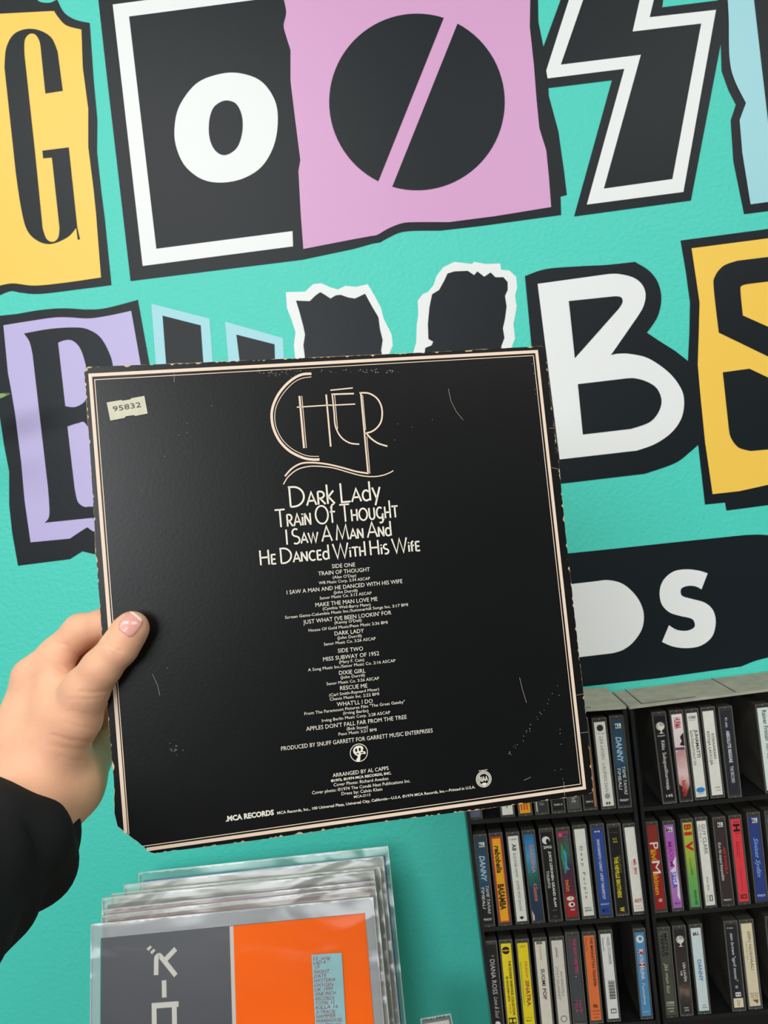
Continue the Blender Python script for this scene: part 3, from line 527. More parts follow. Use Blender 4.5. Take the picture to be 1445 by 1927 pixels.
# top right
cassette('c5', (525, 340), (640, 325), (615, 1060), YR, BK, 'black cassette with silver bird emblem, first on the right rack top shelf', logobird(.12)+[('h', 'FINNLEVY', .15, .85, .225, .24, Wt), ('v', 'Kikka', .4, .72, .29, .4, Wt, 0), ('v', 'Sukupuolihurmaaja', .4, .72, .43, .87, Wt, 0), ('h', '145', .25, .85, .925, .955, Wt)], TOPR)
cassette('c5', (665, 325), (775, 310), (748, 1045), YR, WH, 'pinkish white cassette with dark hair photo and red title', [('v', 'HURMA', .2, .78, .04, .17, Rd, .03), ('p', [(.95, .22), (.6, .27, 1), (.7, .32, 1), (.5, .36, 1), (.95, .38)], (40, 34, 36)), ('b', 0, .9, .39, .42, (90, 74, 110)), ('p', [(0, .82), (.3, .86), (.2, .9), (.6, .95), (1, .84), (1, 1), (0, 1)], (46, 38, 40)), ('v', 'kiiiska', .3, .7, .78, .97, Rd, .02)], TOPR, fur)
cassette('c5', (785, 315), (895, 300), (868, 1030), YR, WH, 'white cassette with a blue oval near its bottom', [('h', 'CBS', .15, .85, .035, .065, (60, 60, 60), .02), ('h', '40 25971', .2, .8, .08, .09, Gy), ('v', 'JUHAMATTI', .55, .85, .2, .53, (60, 60, 60), .02), ('v', 'AJAN PARANTUNUT ON', .12, .38, .2, .62, (90, 90, 90), 0), ('o', .5, .915, .42, .26, (50, 130, 200)), ('h', 'EUROPE', .2, .8, .955, .965, Gy)], TOPR)
cassette('c5', (910, 300), (1025, 290), (993, 1015), YR, WH, 'plain white cassette between the blue-oval one and the black one', [('v', 'KOSKAANKAAN', .58, .82, .27, .57, (70, 70, 70), .01), ('v', 'KIVOJA LAULUJA', .18, .42, .24, .64, (70, 70, 70), .01), ('h', 'DAMC', .35, .85, .9, .915, Gy), ('h', '1234', .45, .85, .935, .95, Gy)], TOPR)
cassette('c5', (1050, 295), (1160, 275), (1130, 1010), YR, (44, 46, 56), 'black cassette with white capitals right of the plain white one', [('v', '41 min', .35, .6, .08, .2, Wt, 0), ('v', 'ABSOLUTE REGGAE', .35, .65, .24, .62, Wt, .02), ('v', 'THE RECORD', .35, .65, .66, .86, Wt, 0)], TOPR)
cassette('c5', (1340, 275), (1455, 262), (1425, 975), YR, (214, 224, 222), 'pale cassette with serif title standing apart at the right frame edge', [('v', 'Rainer Friman', .4, .8, .03, .4, (50, 50, 50), .01), ('v', 'vien vie, vihreat', .4, .75, .43, .8, (60, 60, 60), 0)], TOPR)
# mid left
cassette('c6', (145, 245), (270, 238), (225, 1083), YL, BK, 'navy and black cassette at the left end of the middle shelf', danny(0), MIDL, dn)
cassette('c6', (285, 232), (412, 225), (376, 1070), YL, (206, 66, 40), 'yellow cassette with red border and scrawled black title', [('b', .12, .88, .02, .98, (236, 170, 36)), ('v', 'rebobelia', .25, .75, .1, .42, K, .03, .2), ('v', 'BASAMBA', .2, .75, .55, .85, K, .04)], MIDL)
cassette('c6', (440, 225), (565, 215), (532, 1058), YL, WH, 'white cassette with small grey print, third on the left rack middle shelf', [('h', 'T-DEAT', .1, .9, .03, .045, K), ('v', 'A8', .3, .7, .09, .17, (60, 60, 60), .02), ('v', 'ELLE KOBE SHOW', .35, .6, .2, .48, Gy, .0), ('v', 'GYMS POP SHOW', .35, .6, .52, .88, Gy, .0), ('p', [(.1, .93), (.3, .95, 1), (.5, .935), (.7, .95, 1), (.9, .93), (.55, .975), (.45, .975)], K)], MIDL)
cassette('c6', (582, 208), (705, 195), (678, 1048), YL, (40, 80, 120), 'sea-blue cassette with pink lettering', [('v', 'GARDENIA', .45, .8, .12, .45, (206, 130, 140), .02), ('v', '4 Seasons', .4, .8, .57, .78, (216, 120, 70), .01, .3), ('p', [(0, .88), (.2, .95), (.15, 1), (0, 1)], (215, 190, 190))], MIDL, sea)
cassette('c6', (738, 190), (870, 180), (832, 1038), YL, BK, 'black cassette with a white yin-yang disc near its top', [('o', .4, .09, .36, .36, Wt), ('o', .55, .105, .16, .26, BK), ('h', '2MG', .1, .85, .155, .185, Wt, .02), ('v', 'JUICE LESKINEN GRAND SLAM', .52, .74, .22, .86, Wt, .02), ('v', 'TOLENTO', .12, .34, .44, .64, Wt, .01), ('h', 'HITS', .3, .7, .89, .905, Gy), ('h', 'CC', .3, .7, .96, .98, Gy)], MIDL)
cassette('c6', (890, 182), (1020, 165), (985, 1022), YL, (100, 60, 80), 'multicoloured cartoon-print cassette left of the plain white one', [('b', .05, .4, .02, .06, (226, 70, 110)), ('v', 'STUPIDO', .5, .85, .05, .3, (60, 120, 90), .02), ('p', [(.2, .12), (.4, .2, 1), (.3, .32, 1), (.55, .42, 1), (.3, .5), (.1, .3)], (60, 140, 90)), ('p', [(.35, .2), (.6, .25), (.55, .4), (.75, .45), (.4, .44)], (70, 150, 200)), ('v', 'twist', .2, .6, .56, .7, (216, 120, 50), .02), ('o', .5, .78, .34, .2, Wt), ('o', .55, .775, .1, .1, (220, 160, 40)), ('o', .55, .85, .3, .25, Wt), ('o', .6, .85, .12, .14, K), ('h', 'OKE', .4, .8, .9, .92, Wt)], MIDL, mix)
cassette('c6', (1040, 160), (1170, 150), (1135, 1008), YL, WH, 'white cassette with spaced thin black title on the left rack middle shelf', [('v', 'D e e p   P u r p l e', .35, .6, .2, .8, (60, 60, 60), 0), ('h', 'MADE IN', .2, .8, .9, .915, K), ('h', 'JAPAN', .15, .85, .925, .95, K)], MIDL)
cassette('c6', (1200, 150), (1330, 140), (1290, 998), YL, (44, 74, 150), 'royal blue cassette with small white print', [('b', .1, .85, .02, .055, (30, 34, 60)), ('h', 'BMB', .2, .75, .03, .05, Wt), ('v', 'SANNI RANNISTO + JUNNUT', .35, .6, .13, .5, Wt, .01), ('v', 'LAPSET TAIKAPEITOT', .35, .6, .52, .82, Wt, .01), ('h', 'FINNLEVY', .1, .9, .87, .885, Wt), ('h', 'MTG', .2, .8, .93, .97, (24, 36, 90))], MIDL)
cassette('c7', (5, 145), (130, 138), (90, 965), YL, BK, 'black cassette with yellow capitals on the left rack middle shelf', [('h', '397 042-4', .1, .8, .05, .06, Gy), ('h', 'DC', .3, .7, .12, .14, (190, 180, 50)), ('h', '00', .3, .7, .155, .175, (190, 180, 50)), ('v', 'THE NEVILLE BROTHERS', .22, .58, .34, .82, (214, 200, 50), .03), ('v', 'FAMILY GROOVE', .68, .82, .33, .53, (150, 140, 40), 0), ('v', 'W', .3, .7, .93, .985, (214, 200, 50), .04)], MIDL)
cassette('c7', (145, 143), (265, 130), (240, 953), YL, WH, 'white cassette with short red title at the right end of the left rack', [('v', 'MR. BIG', .5, .75, .38, .56, Rd, .03), ('v', 'lean into it', .3, .4, .4, .54, (200, 120, 110), 0), ('h', 'ADY', .15, .9, .85, .89, Rd, .03), ('h', 'ATLANTIC', .1, .8, .93, .94, Rd, 0), ('h', 'CASSETTE', .1, .85, .96, .97, Rd, 0)], MIDL)
# mid right
cassette('c7', (345, 128), (460, 115), (438, 935), YR, (158, 36, 36), 'dark red cassette with white and yellow title, first on the right rack middle shelf', [('h', 'THINK CT', .1, .9, .025, .04, Wt), ('b', 0, 1, .02, .19, (140, 50, 44)), ('v', 'P', .1, .95, .2, .28, (235, 228, 220), .0), ('v', '\u00e4ivi', .12, .7, .28, .41, (224, 168, 40), .02), ('v', 'M', .1, .9, .42, .57, (235, 228, 220), .0), ('v', '\u00e4kinen', .12, .62, .56, .82, (224, 168, 40), .02), ('h', '@', .35, .75, .87, .9, Wt)], MIDR)
cassette('c7', (500, 120), (610, 110), (590, 922), YR, (170, 100, 180), 'purple cassette with white figure on the right rack middle shelf', badge(.03)+[('v', 'MAXIM', .2, .65, .2, .5, (160, 60, 160), .02), ('p', [(.9, .38), (.5, .45, 1), (.65, .5, 1), (.15, .55, 1), (.4, .62, 1), (.3, .7, 1), (.75, .72), (.6, .85), (.85, .92), (.9, .7), (.75, .55)], (228, 220, 236)), ('v', 'SEISA', .2, .7, .56, .76, (70, 90, 190), .02), ('h', 'EMOJIA', .2, .8, .93, .95, (110, 40, 130))], MIDR, plm)
cassette('c7', (663, 100), (775, 88), (748, 913), YR, (160, 190, 70), 'yellow-green cassette with big red letters', [('v', 'B', .15, .85, .02, .09, Rd, .04), ('v', 'I', .15, .85, .11, .15, Rd, .06), ('v', 'V', .15, .85, .22, .34, Rd, .05), ('v', 'HUOMIOHIITTI', .35, .5, .42, .62, (70, 90, 40), 0), ('v', 'DIAS', .5, .62, .55, .62, K, 0), ('v', 'RUUN ARII', .5, .75, .8, .97, (50, 90, 50), .02)], MIDR, ygg)
cassette('c7', (790, 85), (902, 73), (882, 898), YR, WH, 'white cassette with grey serif capitals right of the yellow-green one', [('v', 'GUY CLARK', .45, .85, .04, .4, (80, 80, 90), 0), ('v', 'OLD NO. 1', .1, .35, .04, .24, (90, 90, 96), 0), ('v', 'SNO 4050', .35, .55, .66, .82, (90, 90, 90), 0), ('b', .45, .8, .88, .95, (60, 60, 60)), ('b', .55, .7, .89, .94, WH), ('v', '59-KAS', .15, .3, .87, .96, Gy, 0)], MIDR)
cassette('c7', (945, 85), (1062, 72), (1033, 880), YR, (58, 46, 48), 'brown-black cassette with red and white title on the right rack', badge(.02)+[('v', 'AKI KOSKELA', .6, .84, .32, .65, (206, 50, 60), .02), ('v', 'Kun It\u00e4 saapui kaupunkiin', .15, .45, .26, .72, Wt, 0, .2), ('h', 'FINNLEVY', .1, .9, .945, .965, Wt)], MIDR)
cassette('c7', (1090, 70), (1205, 55), (1178, 865), YR, (222, 62, 72), 'bright red cassette with black print on the right rack middle shelf', [('h', 'SATEN', .3, .8, .03, .045, K), ('v', 'H', .25, .85, .06, .15, K, .05), ('h', 'PARLOPH', .3, .85, .165, .175, K), ('h', 'AXIS', .4, .6, .2, .21, (100, 20, 30)), ('v', 'MM III The Party', .3, .42, .27, .45, (90, 20, 30), 0), ('v', 'Original Series', .5, .6, .27, .47, (90, 20, 30), 0), ('v', 'Hymn / stereo', .45, .55, .62, .86, (150, 30, 40), 0), ('b', .2, .85, .91, .96, (120, 20, 30)), ('h', 'T 5200', .3, .75, .925, .945, (230, 120, 120))], MIDR)
cassette('c7', (1250, 45), (1370, 30), (1335, 855), YR, (48, 62, 130), 'indigo cassette with pale script title on the right rack', badge(.02)+[('v', 'Siniset Syd\u00e4n', .3, .7, .25, .72, (130, 170, 220), .01, .4), ('h', 'FINNLEVY', .1, .9, .925, .95, (200, 210, 225))], MIDR)
cassette('c7', (1410, 30), (1525, 18), (1490, 835), YR, (70, 76, 72), 'grey-green cassette cut by the right frame edge on the middle shelf', [('h', '4-16 MLP', .05, .8, .06, .08, (170, 170, 170))], MIDR)
# lower left
def low(x, y, xr, yr): return (x, y), (xr, yr), (x+77, y+832)
cassette('c8', *low(240, 342, 362, 330), YL, (34, 32, 34), 'black cassette with silver title at the left end of the lower shelf', [('b', .5, .75, .12, .14, Gy), ('v', 'DIANA ROSS', .3, .75, .17, .58, (200, 198, 196), 0), ('v', 'Love & Soul', .35, .75, .61, .86, (190, 188, 186), 0, .35), ('o', .5, .93, .28, .28, Wt)], LOWL)
cassette('c8', *low(377, 330, 500, 318), YL, (240, 214, 40), 'yellow cassette with a black disc emblem', [('o', .45, .08, .38, .38, K), ('b', .1, .85, .075, .085, (240, 214, 40)), ('o', .45, .08, .12, .12, (224, 130, 40)), ('v', 'THE DIONNE WARWICK COLLECTION', .58, .82, .2, .84, K, .02), ('v', '20 GOLDEN HITS', .22, .42, .38, .68, K, .02), ('v', 'M5 MC 187', .3, .42, .71, .82, (90, 80, 40), 0), ('b', .1, .85, .87, .94, K), ('o', .3, .905, .14, .2, (240, 214, 40)), ('o', .68, .905, .14, .2, (240, 214, 40))], LOWL)
cassette('c8', *low(525, 325, 652, 312), YL, (236, 212, 34), 'yellow cassette with red and violet title', [('b', .25, .75, .03, .05, (190, 170, 60)), ('v', 'FRANK', .55, .78, .22, .42, (196, 80, 60), 0), ('v', 'SINATRA', .45, .8, .44, .74, (150, 30, 70), .02), ('b', .1, .14, .22, .72, (90, 150, 100)), ('b', .2, .23, .22, .72, (180, 180, 60)), ('h', 'a tribute', .1, .8, .87, .88, (110, 90, 40)), ('h', 'Memories', .2, .7, .9, .92, (110, 90, 40))], LOWL)
cassette('c8', *low(683, 312, 812, 297), YL, (222, 214, 200), 'off-white cassette with two black capital words', [('b', .15, .7, .0, .03, (120, 112, 104)), ('b', .4, .55, .05, .22, (200, 180, 160)), ('v', 'SUOMI', .35, .68, .32, .52, (60, 60, 60), .02), ('v', 'POP', .35, .68, .55, .68, (60, 60, 60), .02)], LOWL)
cassette('c8', *low(833, 302, 968, 285), YL, (216, 208, 198), 'off-white cassette with faint grey titles', [('v', 'pilvinen', .3, .55, .08, .2, (70, 70, 70), 0, .3), ('v', 'ARI VAANTELA', .55, .75, .36, .66, (120, 118, 112), 0), ('v', 'OTAT JALANNET', .15, .4, .3, .7, (140, 138, 132), 0, .2), ('o', .5, .92, .3, .3, (120, 118, 112)), ('o', .5, .92, .22, .22, (216, 208, 198))], LOWL)
cassette('c8', *low(975, 262, 1105, 248), YL, (70, 72, 76), 'dark grey cassette with pink lettering', [('v', 'THE BEAT FARMERS', .5, .78, .03, .44, (190, 70, 110), .02), ('v', 'glad', .15, .35, .03, .13, (150, 60, 90), 0), ('h', 'O', .45, .6, .47, .48, Wt), ('v', 'MCA', .2, .45, .75, .9, (190, 70, 110), .01), ('v', 'curb', .6, .85, .75, .9, (190, 70, 110), .01)], LOWL)
cassette('c8', (1128, 258), (1255, 245), (1203, 1088), YL, (228, 116, 62), 'orange cassette with black capitals between grey and white ones', [('v', 'THE MANHATTAN TRANSFER', .55, .82, .02, .6, (60, 40, 36), .02), ('v', 'Coming Out', .12, .28, .02, .18, (120, 60, 40), 0), ('h', 'WEA', .3, .75, .81, .85, K, .03), ('h', 'K 450 291', .1, .9, .88, .895, (120, 50, 30)), ('h', 'ATLANTIC', .2, .85, .92, .93, (120, 50, 30)), ('h', 'STEREO', .25, .8, .96, .97, (120, 50, 30))], LOWL)
cassette('c8', (1278, 243), (1405, 228), (1360, 1072), YL, (224, 224, 222), 'white cassette with a barcode lower down its spine', [('v', "HAZEL O'CONNOR", .58, .82, .04, .36, (50, 50, 50), 0), ('v', 'Greatest Hits', .12, .3, .04, .2, (80, 80, 80), 0)]+[('b', .3, .9, .55+.012*i, .55+.012*i+(.004+.004*((i*7) % 3)/2), K) for i in range(18)]+[('b', .3, .8, .88, .93, K), ('o', .45, .905, .1, .16, WH), ('o', .66, .905, .1, .16, WH)], LOWL)
cassette('c9', (238, 225), (350, 208), (310, 1030), YL, (78, 138, 184), 'mid-blue cassette with red-boxed white initials', [('o', .5, .08, .4, .42, Wt), ('o', .55, .075, .2, .22, (78, 138, 184)), ('b', .2, .85, .2, .25, (170, 40, 50)), ('b', .15, .85, .36, .41, (170, 40, 50)), ('v', 'K', .25, .75, .2, .25, Wt, .02), ('v', 'ATRI', .3, .65, .26, .35, Wt, .02), ('v', 'H', .25, .75, .36, .41, Wt, .02), ('v', 'ELENA', .3, .65, .42, .56, Wt, .02), ('v', 'Tunnelmia', .3, .6, .6, .86, Wt, 0, .3), ('h', 'FINNLEVY', .15, .85, .94, .95, Wt)], LOWL)
# lower right
cassette('c9', (448, 213), (570, 200), (525, 1020), YR, (80, 82, 70), 'dark olive cassette, first on the right rack lower shelf', [('v', 'MATTI &', .5, .8, .03, .3, (34, 34, 32), .03), ('v', 'TEPPO', .15, .42, .03, .3, (34, 34, 32), .03), ('v', 'J\u00e4\u00e4 mun luo', .3, .65, .38, .74, (190, 190, 180), 0, .3), ('h', 'SCANDIA', .15, .9, .84, .87, Wt), ('b', .1, .9, .885, .89, Wt), ('h', 'HITMC', .2, .85, .915, .93, Wt), ('h', '199', .35, .75, .95, .965, Wt)], LOWR, dgr)
cassette('c9', (588, 200), (710, 190), (663, 1003), YR, BK, 'black cassette with silver bird emblem and small paler brown band, on the lower shelf', logobird(.12)+[('v', 'LEA LAVEN', .55, .8, .4, .62, Wt, .01), ('v', 'VIE', .25, .42, .49, .55, Wt, .01), ('h', 'FGK', .3, .75, .93, .945, Wt), ('h', '4072', .3, .75, .96, .975, Wt)], LOWR, brn)
cassette('c9', (735, 188), (855, 170), (820, 985), YR, (206, 222, 224), 'pale blue cassette with blue serif capitals', badge(.04)+[('v', 'DANNY', .35, .7, .38, .64, (70, 120, 170), .02), ('h', 'SKALA', .4, .8, .92, .935, Gy), ('h', 'TM 2024', .35, .85, .95, .965, Gy)], LOWR)
cassette('c9', (1045, 158), (1172, 150), (1127, 960), YR, (36, 38, 44), 'black cassette with white script and a cream price tag', [('h', 'M Wave', .1, .7, .03, .045, Wt), ('v', 'sam brown', .35, .65, .1, .36, Wt, 0, .2), ('v', '"april moon"', .35, .65, .38, .68, Wt, 0, .2), ('h', 'ADD', .35, .6, .73, .76, Wt), ('b', .3, .8, .81, .86, Wt), ('p', [(.38, .82), (.55, .835), (.38, .85)], K), ('p', [(.73, .82), (.57, .835), (.73, .85)], K), ('b', .05, .95, .88, .99, (226, 214, 188)), ('v', '244', .35, .65, .9, .97, (120, 110, 100), 0)], LOWR)
cassette('c9', (1182, 148), (1312, 133), (1270, 943), YR, (222, 208, 178), 'cream cassette with brown serif title near the right frame edge', [('v', 'EPPU NORMAALI', .5, .75, .1, .56, (90, 70, 50), 0), ('v', 'valkoinen kupla', .25, .35, .22, .44, (130, 110, 90), 0), ('h', 'POKO 57 B', .15, .9, .84, .855, (120, 100, 80)), ('b', .25, .8, .87, .9, (120, 90, 70)), ('b', .3, .75, .875, .895, (222, 208, 178)), ('p', [(.3, .92), (.85, .92), (.75, .97)], (120, 80, 60))], LOWR)
cassette('c9', (1415, 118), (1530, 105), (1493, 920), YR, (40, 40, 40), 'dark cassette cut by the right frame edge on the lower shelf', [], LOWR)

# ------------------------------------------------------------------ racks
def rack(name, label, Y, Yb, left, right, tops, shelves, zbot, grooves=(.55,)):
    """left/right: x(y) functions in photo pixels; shelves: (xl,yl,xr,yr)"""
    fr_ = Frame((0, Y, 0), (1, 0, 0), (0, 0, 1)); dep = Yb-Y
    root = empty(name, fr_.M); tag(root, label, 'cassette rack')
    U = fr_.uv
    def line(xl, yl, xr, yr): return lambda x: yl+(yr-yl)*(x-xl)/(xr-xl)
    def bar(pn, xl, yl, xr, yr, th, m, y0=0):
        b = MB(); a0 = U(xl, yl); a1 = U(xr, yr); b0 = U(xr, yr+th); b1 = U(xl, yl+th)
        b.prism([a0, a1, b0, b1], -dep, y0, m); return b.build(pn, root)
    ft = line(*tops); L0 = (left(ft(left(tops[1]))), ft(left(tops[1]))); R0 = (right(tops[3]), ft(right(tops[3])))
    b = MB(); b.prism([U(*L0), U(*R0), U(R0[0], R0[1]+5), U(L0[0], L0[1]+5)], -dep, 0.0005, M_dust); b.build('top_panel', root)['label'] = 'dusty grey top panel'
    b = MB(); zt_ = U(*L0)[1]; dirx = Vector(U(*R0))-Vector(U(*L0)); 
    for t_ in grooves:
        g0 = Vector(U(*L0))+dirx*t_; b.box(g0.x, g0.x+.0011, g0.y-.0002, g0.y+.0004, -dep, -.004, M_rack); b.build('groove', root); b = MB()
    g0 = Vector(U(*L0))+dirx*grooves[0]; g1 = Vector(U(*L0))+dirx*(grooves[0]+.25)
    b.prism([(g0.x, g0.y), (g1.x, g1.y), (g1.x, g1.y+.0004), (g0.x, g0.y+.0004)], -.005, -.0042, M_rack); b.build('groove', root)
    for fx, nm, s in ((left, 'side_panel', 1), (right, 'side_panel', -1)):
        b = MB(); ya = ft(fx(tops[1]))+5; p_ = U(fx(ya), ya); q_ = U(fx(ya)+s*7, ya); lo = U(fx(2000), 2000); lo2 = U(fx(2000)+s*7, 2000)
        # continue straight down to the counter
        d1 = (Vector(lo)-Vector(p_)); k_ = (zbot-p_[1])/d1.y; e1 = Vector(p_)+d1*k_; e2 = e1+(Vector(q_)-Vector(p_))
        b.prism([p_, q_, (e2.x, zbot), (e1.x, zbot)], -dep, 0.0005, M_rack); b.build(nm, root)
    for i, (xl, yl, xr, yr) in enumerate(shelves):
        fs_ = line(xl, yl, xr, yr); xa = left(yl)+7; xb = right(yr)-7
        bar('shelf', xa, fs_(xa), xb, fs_(xb), 8, M_rack)
    b = MB(); t0 = U(L0[0]+8, L0[1]+6); t_1 = U(R0[0]-8, R0[1]+6)
    dx = U(left(2000), 2000)[0]-p_[0]
    bl = MB(); Lb = U(left(2100), 2100); Rb = U(right(2100), 2100)
    bl.prism([t0, t_1, (Rb[0]-.006, Rb[1]), (Lb[0]+.006, Lb[1])], -dep, -dep+.002, M_rack); bl.build('back_panel', root)
    return root
COUNTER = PY(700, 2170, .90).z
lx = lambda y: 879+.122*(y-1548)
lx2 = lambda y: 1199+.108*(y-1524)
rack('cassette_rack', 'black plastic cassette rack with dusty top, half behind the album cover', YL-.002, .985, lx, lx2, (1101, 1334, 1176, 1329),
     [(879, 1544, 1196, 1520), (905, 1746, 1220, 1722), (929, 1942, 1240, 1920)], COUNTER)
rx = lambda y: 1184+.107*(y-1329)
rx2 = lambda y: 1600+.1*(y-1329)
rack('cassette_rack', 'black plastic cassette rack running out of the right frame edge', YR-.002, .998, rx, rx2, (1188, 1329, 1445, 1296),
     [(1212, 1519, 1445, 1495), (1231, 1720, 1445, 1698), (1251, 1917, 1445, 1899)], COUNTER, (.06, .49))

# ================================================================== records
def record(TL, TR, LB, dT, dB, filmup, film_side, thick, cover_mats, label, filmm, group='records in clear sleeves', dec=None, hh=.315, lean=None):
    """TL, TR: photo pixels of the cover's top corners; LB: a pixel further down its left edge"""
    a = P(*TL, dT); r_ = P(*TR, dT); r_ = PY(*TR, a.y); l = P(*LB, dB)
    ux = (r_-a).normalized(); uy = (a-l); uy = (uy-ux*uy.dot(ux)).normalized()
    if lean: nn = lean; uy = nn.cross(ux).normalized(); ux = uy.cross(nn)
    fr_ = Frame(a-uy*hh, ux, uy); w = (r_-a).length
    root = empty('record', fr_.M); tag(root, label, 'record', group)
    bot = hh
    b = MB(); plain = dec is None
    b.box(0, w, 0, bot, -thick, 0, M_pale if plain else cover_mats); cv = b.build('cover', root)
    if plain:
        b = MB(); b.box(-.0002, w+.0002, bot-.0028, bot+.0002, -thick-.0002, .0004, cover_mats); b.box(w-.0016, w+.0002, 0, bot-.0022, -thick-.0002, .0004, cover_mats); b.build('printed_edge', cv)
    b = MB(); s = film_side; b.box(-s, w+s, -.002, bot+filmup, -thick-.0012, .0012, filmm)
    sl = b.build('clear_sleeve', root, bevel=.0005)
    if dec: dec(fr_, cv)
    b = MB(); rg = random.Random(int(TL[0])); n_ = 60; zt = bot+filmup
    e0 = [(-s+(w+2*s)*i/n_, zt-.0006-.0022*rg.random()-(.002 if i in (0, n_) else 0)) for i in range(n_+1)]
    b.flat(e0+[(w+s, zt), (-s, zt)], .0017, M_streak); b.flat([(-s, 0), (-s+.0012, 0), (-s+.0012, zt), (-s, zt)], .0017, M_streak); b.flat([(w+s-.0012, 0), (w+s, 0), (w+s, zt), (w+s-.0012, zt)], .0017, M_streak)
    b.build('bright_edge_streaks', sl)  # whitish strips painted in as bright streaks on the sleeve's creased edges
    # rest on the counter: slide the whole thing up or down is not possible, so extend the foot
    return root, fr_
def front_dec(fr_, cv):
    U = lambda k, pts: [fr_.uv(*q[:2]) for q in tr(k, pts)]
    h = .315
    b = MB(); e = U('c2', [(1172, 730), (1200, 728), (1222, 1473), (1193, 1473)])
    w = fr_.uv(*t1('c3', 875, 518))[0]
    def ext(p, q, v): t = (v-p[1])/(q[1]-p[1]); return (p[0]+(q[0]-p[0])*t, v)
    a0, a1, b1, b0 = e
    top = h; L0 = ext(a0, b0, top); L1 = ext(a0, b0, 0); R0 = ext(a1, b1, top); R1 = ext(a1, b1, 0)
    b.flat([L0, L1, R1, R0], .0003, mat('cover_white', (205, 203, 198), .4)); b.build('printed_stripe', cv)
    b = MB(); b.flat([R0, R1, (w, 0), (w, top)], .0003, mat('cover_orange', (255, 112, 0), .6, spec=.08, vary=.04, vscale=8)); b.build('printed_field', cv)['label'] = 'orange half of the cover'
    b = MB(); m_ = mat('cover_letter', (206, 204, 196), .45); s = .000157
    b.flat(U('c2', [(546, 905), (574, 879), (587, 892), (560, 920)]), .0004, m_); b.flat(U('c2', [(573, 930), (600, 903), (613, 917), (585, 946)]), .0004, m_)
    b.rib(U('c2', smooth_path([(618, 1103), (619, 1000), (622, 970, 1), (638, 957, 1), (660, 972, 1), (767, 1106)], False)), 34*s, .0004, m_)
    b.rib(U('c2', [(690, 985), (766, 904)]), 34*s, .00042, m_); b.rib(U('c2', [(678, 1142), (680, 1272)]), 34*s, .0004, m_)
    b.rib(U('c2', [(584, 1336), (788, 1321)]), 36*s, .0004, m_); b.rib(U('c2', [(603, 1340), (606, 1640)]), 36*s, .00042, m_); b.rib(U('c2', [(755, 1330), (760, 1640)]), 36*s, .00042, m_)
    b.rib(U('c2', [(590, 1640), (778, 1628)]), 34*s, .00042, m_)
    b.build('lettering', cv)['label'] = 'pale block letters'
def note_dec(fr_, root):
    b = MB(); U = lambda pts: [fr_.uv(*q[:2]) for q in tr('c3', pts)]
    b.prism(U([(547, 775), (733, 762), (780, 1560), (590, 1575)]), .0014, .0018, mat('blue_note_paper', (150, 196, 204), .6, vary=.05, vscale=60))
    n = b.build('price_note', root); n['label'] = 'light blue note with red handwriting'
    b = MB(); ink = mat('red_pen', (158, 56, 52), .6)
    L = ["12. orig", "LAD-4", " US", "NIGHT", "DATE", "HYSTERIA", "OXYGEN", "UK 1999", "ONE INCH", "RECORDS", "TOTAL 15", "KILLA 16", "3-TRACK", "HAMMER", "WAREHOUSE,", "MINTEAGE", "POSTER", "COVER", "EX/EX"]
    W_ = [108, 78, 40, 100, 80, 130, 118, 112, 130, 120, 118, 138, 122, 118, 160, 150, 110, 100, 90]
    for i, s in enumerate(L):
        x = 556+i*1.6; y = 808+i*27.6
        put_text(b, s.strip(), fr_.uv(*t1('c3', x+(12 if s[0] == ' ' else 0), y)), fr_.uv(*t1('c3', x+W_[i], y-6-(i % 3)*2)), .0034, .0021, ink, bold=.0, shear=.25)
    b.build('handwriting', n)
def cm(n, c): return mat('cover_'+n, c, .4, vary=.1, vscale=12)
multi = grad('blue_pink_cover', [(0, (60, 80, 150)), (.5, (60, 90, 170)), (1, (90, 110, 180))])
RG = 'records in clear sleeves leaning on the teal wall'
recs = [
 # TL, TR, LB, dT, dB, up, side, thick, mat, label, film
 ((270, 1658), (724, 1610), (276, 1830), .962, .935, .0105, .0055, .003, cm('blue', (50, 84, 176)), 'record with thin blue cover edge, rearmost against the teal wall', M_film3),
 ((245, 1680), (712, 1629), (250, 1850), .948, .920, .010, .007, .005, cm('pale', (214, 212, 190)), 'record with pale yellowish cover, second from the wall', M_film2),
 ((222, 1692), (704, 1644), (226, 1860), .937, .908, .007, .008, .004, cm('grey', (150, 152, 150)), 'record with plain grey cover in the middle of the stack', M_film2),
 ((202, 1704), (696, 1654), (205, 1870), .925, .897, .009, .006, .004, cm('black', (22, 22, 26)), 'record with thin black cover edge behind the red-edged one', M_film2),
 ((207, 1716), (694, 1664), (208, 1880), .917, .889, .0035, .008, .004, cm('lilac', (176, 120, 150)), 'record with pinkish cover between the black-edged and red-edged ones', M_film2),
 ((203, 1732), (697, 1678), (203, 1900), .908, .880, .006, .007, .004, cm('red', (120, 34, 46)), 'record with dark red cover edge just behind the front one', M_film2),
]
_a = P(190, 1766, .899); _r = PY(686.5, 1718.5, _a.y); _l = P(189, 1927, .874); _ux = (_r-_a).normalized(); _uy = (_a-_l); _uy = (_uy-_ux*_uy.dot(_ux)).normalized()
LEAN = _ux.cross(_uy).normalized()
for r_ in recs:
    record(r_[0], r_[1], r_[2], r_[3], r_[4], r_[5], r_[6], r_[7], r_[8], r_[9], r_[10], RG, lean=LEAN)
root, ff = record((190, 1766), (686.5, 1718.5), (189, 1927), .899, .874, .0165, .0115, .004, cm('charcoal', (66, 68, 74)), 'front record with charcoal and orange cover and a light blue price note', M_film, RG, front_dec)
note_dec(ff, root)
